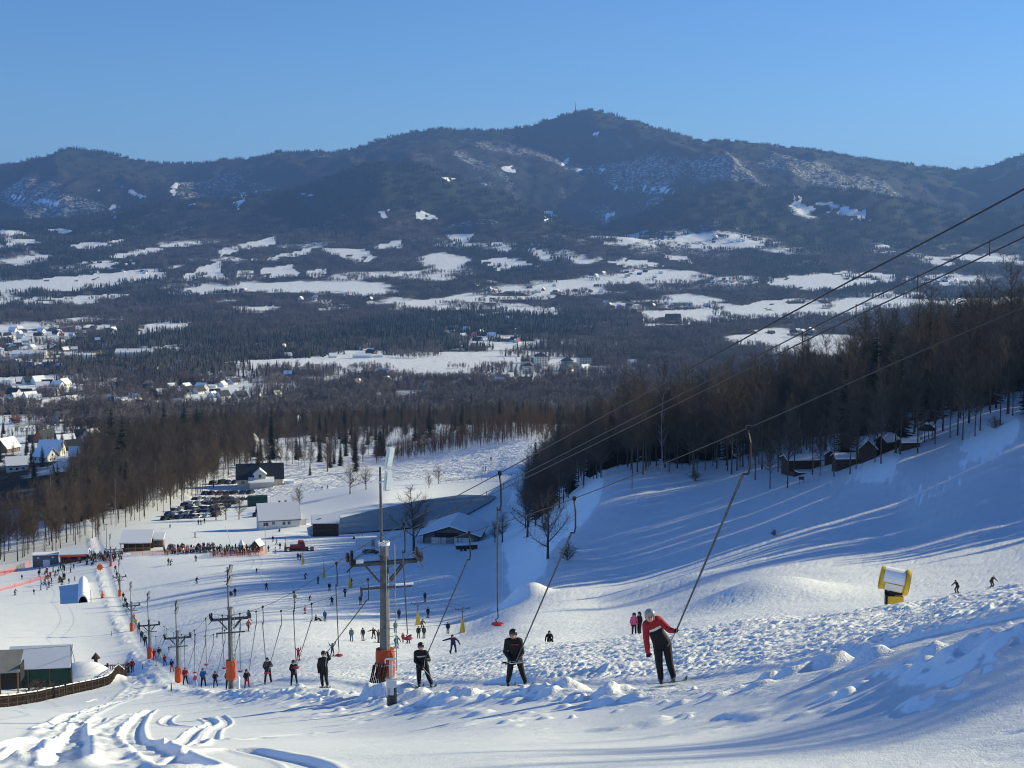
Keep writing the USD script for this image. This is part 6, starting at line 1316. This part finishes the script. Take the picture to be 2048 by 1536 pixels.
# skiers on the piste: (column, row, pose, jacket, trousers, helmet, child, turn, label)
S = [(393, 1168, 'ski', 'black', 'black', 'black', 0, 150, 'lone dark skier in mid piste above the second tower mast'), (337, 1130, 'stand', 'black', 'navy', 'black', 0, 40, 'dark skier standing on the piste below the lift station, left one'), (341, 1131, 'ski', 'navy', 'black', 'black', 0, 120, 'navy skier standing on the piste below the lift station, right one'), (390, 1076, 'walk', 'black', 'black', 'black', 0, 100, 'lone dark walker on the snow above the queue'), (392, 1123, 'ski', 'black', 'black', 'black', 0, 210, 'dark skier gliding towards the queue'),
 (470, 1193, 'stand', 'black', 'black', 'black', 0, 0, 'dark skier standing right of the second mast'), (462, 1192, 'sit', 'darkgrey', 'black', 'black', 0, 30, 'skier sitting in the snow beside the second mast'), (513, 1146, 'ski', 'black', 'black', 'black', 1, 160, 'tiny dark skier above the middle of the piste'), (533, 1181, 'ski', 'navy', 'black', 'black', 0, 190, 'dark blue skier turning in the middle of the piste'), (590, 1206, 'stand', 'grey', 'white', 'grey', 0, 20, 'pale grey clad skier left of the hanging bars'), (619, 1203, 'ski', 'black', 'black', 'black', 1, 140, 'small dark skier right of the pale grey one'),
 (610, 1228, 'walk', 'red', 'black', 'black', 1, 60, 'small child in red below the pale grey skier'), (633, 1242, 'sit', 'black', 'black', 'black', 0, 80, 'dark skier sitting in the snow next to the blue one'), (650, 1243, 'stand', 'blue', 'navy', 'black', 0, 10, 'skier in blue standing beside the sitting one'), (664, 1211, 'ski', 'black', 'navy', 'black', 0, 200, 'dark skier above the one in blue'), (610, 1159, 'ski', 'black', 'black', 'black', 0, 120, 'dark skier crossing under the yellow pylons'), (636, 1168, 'stand', 'green', 'black', 'black', 0, 30, 'skier in dark green by the beginners lift'), (659, 1183, 'stand', 'black', 'black', 'black', 0, 0, 'tall dark skier on the beginners lift track'), (690, 1194, 'stand', 'navy', 'black', 'black', 0, 15, 'navy rider on the beginners lift'), (702, 1172, 'ski', 'black', 'black', 'black', 0, 170, 'dark skier right of the beginners lift'),
 (721, 1210, 'stand', 'darkgrey', 'black', 'black', 0, 350, 'dark grey rider on the beginners lift, right of the navy one'), (703, 1283, 'stand', 'grey', 'blue', 'grey', 0, 10, 'skier in grey top and blue trousers, left of a waiting group'), (726, 1282, 'stand', 'darkgrey', 'grey', 'black', 0, 340, 'dark-jacketed skier waiting, second of the group left of the nearest tower'), (747, 1278, 'armsout', 'black', 'black', 'black', 0, 20, 'dark skier with arms apart, third of the group left of the nearest tower'), (757, 1286, 'stand', 'black', 'navy', 'black', 0, 60, 'dark skier half hidden by the nearest tower'), (665, 1313, 'armsup', 'navy', 'navy', 'black', 1, 30, 'child in navy waving beside the empty bar with red disc'), (597, 1322, 'armsup', 'red', 'red', 'red', 1, 330, 'child in bright red with arms up behind the lift riders'),
 (497, 1263, 'walk', 'red', 'black', 'black', 0, 40, 'skier in red under the second tower crossarm'), (798, 1239, 'stand', 'navy', 'black', 'black', 0, 0, 'dark blue skier standing right of the nearest tower'), (856, 1236, 'stand', 'black', 'black', 'black', 0, 20, 'dark skier beside the yellow pylon, right one'), (850, 1204, 'stand', 'navy', 'darkgrey', 'black', 0, 340, 'dark blue skier alone above the yellow pylon'), (844, 1258, 'ski', 'brown', 'black', 'black', 0, 30, 'brown-jacketed skier in front of the yellow pylon'), (837, 1277, 'stand', 'black', 'black', 'black', 0, 0, 'dark skier directly above the rider in black and cream, left one'), (848, 1277, 'stand', 'darkgrey', 'black', 'black', 0, 20, 'dark skier directly above the rider in black and cream, right one'),
 (793, 1297, 'ski', 'teal', 'teal', 'teal', 0, 20, 'skier in teal suit between the tower and the empty bar'), (806, 1285, 'stand', 'red', 'red', 'red', 1, 0, 'child in red beside the empty bar with red disc'), (817, 1287, 'bend', 'navy', 'black', 'black', 0, 20, 'dark skier bending forward right of the child in red'), (791, 1266, 'stand', 'green', 'black', 'black', 0, 0, 'skier in dark green behind the teal one'), (896, 1268, 'stand', 'black', 'navy', 'black', 0, 10, 'dark skier left of the yellow pylon on the right'), (906, 1307, 'armsout', 'navy', 'navy', 'black', 0, 10, 'skier in dark blue leaning with arms spread wide'), (1099, 1285, 'sit', 'black', 'black', 'black', 0, 10, 'dark skier sitting in the snow right of the second rider'),
 (30, 1191, 'ski', 'blue', 'navy', 'black', 0, 60, 'skier in blue at the far left of the nursery slope'), (68, 1189, 'stand', 'darkgrey', 'grey', 'grey', 1, 20, 'small grey child left of the blue gate'), (98, 1176, 'walk', 'navy', 'black', 'black', 0, 40, 'dark blue adult beside the blue gate'), (119, 1165, 'ski', 'navy', 'grey', 'black', 1, 330, 'child in navy right of the blue gate'), (44, 1159, 'stand', 'black', 'black', 'black', 1, 20, 'small dark child in the nursery area, far left'), (138, 1167, 'stand', 'grey', 'black', 'black', 1, 10, 'grey child in front of the magic carpet'), (265, 1345, 'walk', 'red', 'black', 'black', 0, 20, 'adult in red and black walking at the end of the picket fence'),
 (1268, 1274, 'stand', 'pink', 'black', 'black', 1, 10, 'child in bright pink jacket left of the nearest rider'), (1279, 1274, 'stand', 'black', 'black', 'black', 1, 300, 'dark child holding on beside the pink one'), (1914, 1187, 'ski', 'black', 'black', 'black', 0, 300, 'dark skier on the upper piste right of the snow gun'), (1983, 1177, 'ski', 'black', 'darkgrey', 'white', 0, 30, 'dark skier at the right end of the bumpy crest'),
 (655, 979, 'walk', 'black', 'black', 'black', 0, 100, 'dark walker on the sledging meadow, right of a trio'), (644, 981, 'walk', 'navy', 'black', 'black', 0, 80, 'dark walker on the sledging meadow, left of a trio'), (966, 942, 'walk', 'black', 'black', 'black', 0, 60, 'left of two dark walkers high on the sledging meadow'), (971, 942, 'walk', 'darkgrey', 'black', 'black', 0, 250, 'right of two dark walkers high on the sledging meadow'), (982, 922, 'stand', 'black', 'black', 'black', 0, 0, 'lone dark walker highest on the sledging meadow'), (706, 964, 'stand', 'black', 'black', 'black', 0, 0, 'single dark walker on the meadow left of the lamp mast'),
 (397, 1050, 'stand', 'black', 'black', 'black', 0, 0, 'dark person beside the car park, left of three'), (402, 1050, 'stand', 'navy', 'black', 'black', 0, 30, 'navy person beside the car park, middle of three'), (409, 1047, 'stand', 'black', 'darkgrey', 'black', 0, 200, 'dark person beside the car park, right of three'), (340, 1056, 'bend', 'black', 'black', 'black', 0, 0, 'dark person bending at the lower corner of the car park'), (559, 1064, 'sit', 'black', 'black', 'black', 0, 0, 'person on a sledge before the farmhouse'), (596, 1120, 'stand', 'black', 'black', 'black', 0, 0, 'left of two dark people near the lowest pylons'), (601, 1121, 'stand', 'darkgrey', 'black', 'black', 0, 40, 'right of two dark people near the lowest pylons'), (546, 1084, 'stand', 'black', 'black', 'black', 0, 0, 'tall dark person left of the snow groomer'), (553, 1090, 'walk', 'grey', 'black', 'black', 0, 90, 'grey-clad person at the groomer blade'), (537, 1104, 'stand', 'navy', 'black', 'black', 0, 20, 'navy person right of the little hut'), (560, 1098, 'stand', 'black', 'black', 'black', 0, 0, 'dark person below the groomer'), (551, 1107, 'walk', 'white', 'grey', 'black', 0, 30, 'pale-clad person in front of the groomer')]
for px, py, po, j, tr, he, ch, rz, lab in S:
    p = at(px, py, lo=78 if px > 250 else 140)
    copy_of(proto(po, j, tr, he, bool(ch)), 'person', lab, 'person', (p[0], p[1], p[2] + .02), rz, 'skiers and walkers on the snow')
# the crowds
rp = np.random.default_rng(99)
tops = ['black', 'navy', 'darkgrey', 'red', 'blue', 'grey', 'brown', 'green', 'orange', 'white', 'black', 'navy', 'black']
def crowd(n, x0, x1, Y0, Y1, where, group, kids=.15):
    for _ in range(n):
        px, Y = rp.uniform(x0, x1), rp.uniform(Y0, Y1); p = on(px, Y); j = tops[rp.integers(len(tops))]; ch = rp.uniform() < kids
        po = ['stand', 'stand', 'walk'][rp.integers(3)]
        copy_of(proto(po, j, 'black', 'black' if j != 'red' else 'white', ch, po != 'walk'), 'person', f'{"child" if ch else "person"} in {"dark grey" if j == "darkgrey" else j} jacket {"walking" if po == "walk" else "standing"} {where}', 'person', (p[0], p[1], p[2] + .02), rp.uniform(0, 360), group)
crowd(60, 158, 245, 392, 408, 'in the queue before the snack bar', 'people queueing at the snack bar')
crowd(95, 325, 430, 398, 412, 'in the crowd right of the lift station', 'people in the crowd at the lift station')
crowd(75, 425, 522, 390, 406, 'in the crowd round the orange-netted play area', 'people in the crowd at the play area')
crowd(34, 76, 150, 358, 392, 'among the children by the site cabin', 'children and parents by the cabin', .6)
# gates, dummies
for px, py, c, lab in ((88, 1180, 'blue', 'small blue arched gate on the nursery slope'), (112, 1144, 'green', 'small green arched gate among the children')):
    p = at(px, py, lo=200); t = thing('arch_gate', lab, 'gate', (p[0], p[1], p[2])); obj('arch', tube([[.75 * math.cos(a), 0, 1.0 + .75 * math.sin(a)] if 0 < a < math.pi else [.75 * math.cos(a), 0, 0] for a in [0] + list(np.linspace(.01, math.pi - .01, 9)) + [math.pi]], .12, 7), CM[c], t, smooth=50); obj('foot', cat_([box(.3, .5, .08, (x, 0, .04)) for x in (-.75, .75)]), CM['darkgrey'], t)
p = at(205, 1196, lo=200); t = thing('inflatable_figure', 'orange padded figure standing right of the carpet tunnel', 'figure', tuple(p)); obj('body', union([hullb([0, 0, .3], .32, [0, 0, .9], .26, 1), hullb([0, 0, 1.2], .22, [0, 0, 1.4], .18, 1), hullb([-.2, 0, .9], .1, [-.45, 0, .6], .09, 1), hullb([.2, 0, .9], .1, [.45, 0, .6], .09, 1)]), CM['orange'], t, smooth=60); obj('foot', box(.8, .5, .1, (0, 0, .03)), CM['darkgrey'], t)
p = at(200, 1142, lo=200); t = thing('round_sign', 'round orange sun-shaped board beside the carpet tunnel', 'sign', tuple(p)); obj('disc', trimesh.creation.cylinder(.75, .08, sections=16, transform=trimesh.transformations.rotation_matrix(math.pi / 2, [1, 0, 0])).apply_translation([0, 0, 1.0]), CM['orange'], t); obj('ray', cat_([bar([.7 * math.cos(a), 0, 1 + .7 * math.sin(a)], [1.1 * math.cos(a), 0, 1 + 1.1 * math.sin(a)], .14, .03, 5) for a in np.arange(0, 6.2, .7)]), CM['orange'], t); obj('leg', bar([0, .05, -.2], [0, .05, .8], .05, n=5), m_steel, t)

# ------------------------------------------------------------------ houses of the valley
def house_class(name, L, W, H, rise, wall, roof, snow_on, wins=True, chim=True):
    k = klass(name)
    w = [(-L * .3, 1.5, 1.2, 1.2), (0, 1.5, 1.2, 1.2), (L * .3, 1.5, 1.2, 1.2)] if wins else ()
    g = [(-1.6, 1.5, 1.1, 1.2), (1.6, 1.5, 1.1, 1.2), (0, H + .9, 1.1, 1.2)] if wins else ()
    gable_house(None, None, None, None, 0, L, W, H, rise, wall, roof, .6, snow_on, w, g, [(L * .2, .8)] if chim else (), None, None, None, k); return k
HK = {'white snowy': house_class('house_kind_white_snowy', 11, 9, 3.2, 4.6, m_wallw, m_roof, True), 'white dark': house_class('house_kind_white_dark', 12, 9, 3.0, 4.8, m_wallw, m_roof, False), 'cream snowy': house_class('house_kind_cream_snowy', 10, 8, 3.4, 3.6, m_wall, m_roof, True),
      'brown snowy': house_class('house_kind_brown_snowy', 10, 8, 2.8, 4.4, m_wood, m_dwood, True), 'orange': house_class('house_kind_orange', 11, 9, 3.2, 4.8, m_orwall, m_roof, False), 'red roof': house_class('house_kind_red_roof', 9, 8, 3.0, 4.4, m_wallw, m_redroof, False),
      'low dark': house_class('house_kind_low_dark', 14, 9, 2.6, 3.4, m_dwood, m_roof, False), 'long white': house_class('house_kind_long_white', 30, 13, 4.2, 2.4, m_wallw, m_grey, True, False, False)}
HT = {'white snowy': 'white house with snow-covered roof', 'white dark': 'white-gabled house with dark roof', 'cream snowy': 'cream house with snowy roof', 'brown snowy': 'brown timber house with snowy roof', 'orange': 'orange-brown house with dark roof', 'red roof': 'white cottage with bright red roof', 'low dark': 'low dark house', 'long white': 'long white farm building with snowy roof'}
VH = [(14, 905, 'brown snowy', 1.25, 70, 'with steep gable at the left picture edge'), (34, 942, 'cream snowy', 1.0, 20, 'below the steep brown one at the left edge'), (90, 884, 'orange', 1.05, 62, 'standing before the open snow field at left'), (74, 884, 'low dark', .8, 10, 'joined to the left of the orange house'), (125, 950, 'brown snowy', .7, 30, 'half hidden behind bushes left of the brown wood'), (160, 922, 'brown snowy', 1.0, 15, 'left of the brown wood edge'), (195, 938, 'white snowy', .7, 80, 'small, tight against the brown wood'), (30, 848, 'red roof', .75, 40, 'at the left edge above the snow field'),
      (125, 842, 'white dark', 1.15, 55, 'above the open snow field, left one'), (158, 838, 'low dark', 1.0, 12, 'above the open snow field, right one'), (63, 797, 'white dark', .9, 70, 'with white gable in the left hamlet'), (86, 781, 'white snowy', 1.3, 20, 'tall, with flat upper storey in the left hamlet'), (50, 788, 'low dark', 1.0, 5, 'left of the white gable in the left hamlet'), (4, 792, 'orange', .8, 60, 'cut by the left picture edge'),
      (240, 796, 'low dark', 1.1, 10, 'on the snow right of the left hamlet'), (267, 800, 'white snowy', .9, 0, 'small, right of the low dark one'), (300, 789, 'low dark', 1.0, 15, 'with wide roof in the middle row'), (398, 787, 'white dark', 1.1, 60, 'left of the flat-roofed one in the middle row'), (417, 776, 'long white', .6, 5, 'with flat snowy roof behind the middle row'), (445, 774, 'white snowy', .9, 75, 'at the right end behind the middle row'), (430, 786, 'low dark', .8, 20, 'between two white gables'),
      (446, 797, 'white dark', 1.1, 50, 'before the white field, left of a pair'), (480, 799, 'white dark', 1.15, 50, 'before the white field, right of a pair'), (520, 799, 'brown snowy', .7, 80, 'small, before the white field'), (553, 797, 'white snowy', 1.05, 65, 'with tall white gable at the end of the white field'), (348, 809, 'low dark', .8, 30, 'among dark firs, left one'), (390, 809, 'brown snowy', .8, 30, 'among dark firs, middle one'), (425, 808, 'white snowy', .7, 30, 'among dark firs, right one'),
      (472, 888, 'cream snowy', 1.2, 20, 'in the clearing behind the lodge'), (500, 892, 'white snowy', .8, 70, 'right part of the clearing behind the lodge'), (561, 853, 'white snowy', .7, 70, 'left of three among bare trees'), (592, 849, 'white snowy', .8, 70, 'middle of three among bare trees'), (621, 848, 'orange', .8, 60, 'right of three among bare trees'), (640, 795, 'low dark', 1.3, 8, 'right of the white field'), (560, 745, 'low dark', .9, 20, 'at the field corner by the stream'), (600, 742, 'brown snowy', .9, 60, 'on the bank right of the field corner'),
      (724, 716, 'long white', 1.0, 5, 'left of a pair of farm halls'), (750, 715, 'long white', .8, 12, 'right of a pair of farm halls'), (777, 792, 'low dark', 1.1, 10, 'among firs beyond the sledging meadow'), (742, 826, 'brown snowy', .9, 20, 'alone in the mixed wood'), (1264, 731, 'white snowy', 1.1, 10, 'right of the apartment blocks'), (1300, 735, 'long white', .6, 10, 'beyond the spruce tip of the right wood'), (1346, 640, 'low dark', 2.4, 5, 'big farm alone in the wide white field'), (1325, 642, 'low dark', 1.4, 10, 'smaller barn left of the big field farm'),
      (576, 716, 'white snowy', 1.1, 20, 'left end of the long field'), (665, 716, 'white snowy', 1.0, 20, 'right end of the long field'), (270, 714, 'long white', 2.0, 4, 'flat factory beyond the brown wood'), (170, 716, 'long white', 1.2, 4, 'industrial hall beside the crane'), (60, 716, 'long white', 1.8, 2, 'factory behind the blue panels'), (210, 722, 'low dark', 1.6, 4, 'dark industrial hall under the crane'), (395, 700, 'long white', .7, 5, 'single, in the middle wood'), (926, 675, 'white snowy', 1.1, 30, 'white in the hamlet on the dark hillside, left one'), (962, 668, 'white snowy', 1.1, 60, 'white in the hamlet on the dark hillside, upper one'), (1035, 686, 'red roof', 1.1, 60, 'in the hamlet on the dark hillside')]
for px, py, k, s, rz, wh in VH:
    p = at(px, py, lo=600); copy_of(HK[k], 'house', f'{HT[k]} {wh}', 'house', (p[0], p[1], p[2] + .2), rz - 90 * 0, None, s)
rh = np.random.default_rng(31)
VIL = [(60, 735, 60, 6, 8, 'beside the blue panels'), (280, 740, 90, 10, 10, 'below the factory'), (250, 815, 120, 10, 12, 'on the snow before the brown wood'), (640, 700, 110, 8, 8, 'in the middle woods'), (860, 770, 90, 8, 6, 'behind the meadow wood'), (1010, 765, 50, 6, 5, 'left of the big spruce'), (110, 690, 110, 14, 16, 'among trees above the brown wood'), (90, 770, 80, 8, 8, 'behind the left hamlet'), (330, 790, 110, 14, 12, 'along the middle row'), (520, 760, 80, 12, 7, 'between stream and field'), (720, 760, 60, 14, 5, 'in the trees right of the stream'), (70, 668, 95, 10, 20, 'at the upper left edge of the valley'), (190, 662, 40, 6, 8, 'beside the brown wood, upper left'), (60, 792, 70, 14, 10, 'in the left hamlet'), (140, 900, 60, 24, 8, 'between garden firs at the left edge'), (30, 700, 60, 6, 8, 'left of the factory'), (960, 674, 80, 12, 16, 'on the dark hillside in mid valley'), (1400, 484, 110, 9, 20, 'below the right-hand mountain'), (1300, 612, 120, 5, 12, 'along the far white field'), (1090, 578, 150, 8, 22, 'in the hazy middle of the valley'), (1570, 664, 60, 5, 8, 'beyond the ropes at right'), (680, 596, 80, 6, 8, 'in the centre left woods'), (1480, 562, 60, 5, 10, 'left of the sunny slope field'), (1250, 548, 80, 8, 12, 'on the hazy slope centre right'), (1880, 562, 70, 8, 10, 'behind the ropes at the right edge'), (230, 528, 70, 6, 8, 'on the foot of the left-hand mountains'), (1180, 742, 60, 4, 5, 'round the apartment blocks'), (430, 583, 80, 6, 10, 'among woods below the curved tree rows'), (250, 545, 60, 3, 6, 'on the long left-hand field')]
for cx, cy, rx, ry, n, wh in VIL:
    for _ in range(n):
        px, py = cx + rh.uniform(-rx, rx), cy + rh.uniform(-ry, ry); p = at(px, py, lo=700); k = ['white snowy', 'white snowy', 'cream snowy', 'brown snowy', 'white dark', 'low dark', 'white dark', 'red roof' if rh.uniform() < .3 else 'low dark'][rh.integers(8)]
        copy_of(HK[k], 'house', f'small {HT[k]} {wh}', 'house', (p[0], p[1], p[2] + .3), rh.uniform(-40, 80), 'far houses ' + wh, rh.uniform(.9, 1.35))
# apartment blocks
ab = klass('apartment_kind'); obj('wall', box(15, 14, 14, (0, 0, 6)), m_wall, ab); rf = trimesh.creation.cone(11.8, 5.5, sections=4); rf.apply_transform(trimesh.transformations.rotation_matrix(math.pi / 4, [0, 0, 1])); rf.apply_translation([0, 0, 13.0]); r_ = obj('roof', rf, m_roof, ab)
r2 = trimesh.Trimesh(np.array([[8.3, -8.3, 13.15], [8.3, 8.3, 13.15], [0, 0, 18.7], [8.3, -8.3, 12.9], [8.3, 8.3, 12.9]]) + [.05, 0, .05], np.array([[0, 1, 2], [3, 2, 4], [0, 3, 1], [1, 3, 4]]), process=False); obj('snow_patch', r2, m_cap, r_)
for z in (2, 5, 8, 11):
    for x in (-5.2, -1.8, 1.8, 5.2): w_ = obj('window', box(1.5, .1, 1.5, (x, -7.03, z)), m_glass, ab)
    for y in (-4, 0, 4): obj('balcony', box(1.2, 2.4, 1.0, (8.0, y, z - .6)), m_wallw, ab)
for px, py, s, lab in ((1052, 737, .8, 'lower left apartment block with pyramid roof'), (1056, 748, .85, 'small front apartment block with pyramid roof'), (1081, 733, 1.15, 'tallest apartment block with pyramid roof, middle of the group'), (1134, 740, 1.0, 'apartment block with pyramid roof left of the right-most one'), (1167, 735, 1.15, 'right-most apartment block with pyramid roof')):
    p = at(px, py, lo=900); copy_of(ab, 'apartment_block', lab, 'apartment block', tuple(p), 12, None, s)
# solar field, crane, summit mast
p = at(85, 737, lo=1200); m_solar = mat('blue_solar_glass', (.02, .06, .22), rough=.2, vary=.2, scale=.3, spec=.6)
t = thing('solar_field', 'rows of blue solar panels before the factory at the left edge', 'solar panels', tuple(p), 4)
for j in range(9):
    for i in range(7):
        x, y = -46 + i * 14.5, -24 + j * 12; z = float(ground(p[0] + x, p[1] + y)) - p[2]
        q = box(13.6, 6.4, .12); q.apply_transform(trimesh.transformations.rotation_matrix(math.radians(34), [1, 0, 0])); q.apply_translation([x, y, z + 3.0]); obj('panel', q, m_solar, t)
    obj('stand', cat_([box(.3, .3, 3.4, (-46 + i * 14.5, -24 + j * 12, float(ground(p[0] - 46 + i * 14.5, p[1] - 24 + j * 12)) - p[2] + 1)) for i in range(7)]), m_steel, t)
p = at(202, 722, lo=1200); t = thing('tower_crane', 'yellow tower crane with jib pointing left over the factory', 'crane', tuple(p)); obj('mast', cat_([box(1.6, 1.6, 15, (0, 0, 7)), box(2.4, 2.4, 2, (0, 0, 13.2))]), m_yellow, t); obj('jib', cat_([box(21, 1.2, 1.2, (-8, 0, 13.4)), bar([0, 0, 17], [-15, 0, 14], .3, n=4), bar([0, 0, 14], [0, 0, 17], .5, n=4)]), m_yellow, t); obj('counterweight', box(3, 2, 2.4, (4, 0, 12.4)), m_conc, t)
u, tt = ray(1151, 229); Yp = 9790.0; zp = float(ground(u * Yp, Yp))
t = thing('transmitter_mast', 'slim transmitter mast with thick base on the mountain summit', 'mast', (u * Yp, Yp, zp)); obj('base', cat_([trimesh.creation.cylinder(5.0, 26, sections=10).apply_translation([0, 0, 12]), box(34, 14, 16, (0, 0, 6))]), m_grey, t); obj('shaft', bar([0, 0, 20], [0, 0, 52], 3.2, 2.2, 8), m_steel, t); obj('antenna', bar([0, 0, 50], [0, 0, 74], 1.6, .9, 6), m_steel, t)
p = on(1178, 9770); t = thing('summit_hut', 'low summit building right of the transmitter mast', 'building', (p[0], p[1], p[2])); obj('wall', box(40, 16, 12, (0, 0, 3)), m_dwood, t); obj('roof', prism([(-10, 9), (0, 15), (10, 9)], -21, 21, 'x'), m_cap, t)
tag(obj('haze', hb, air), kind='stuff')
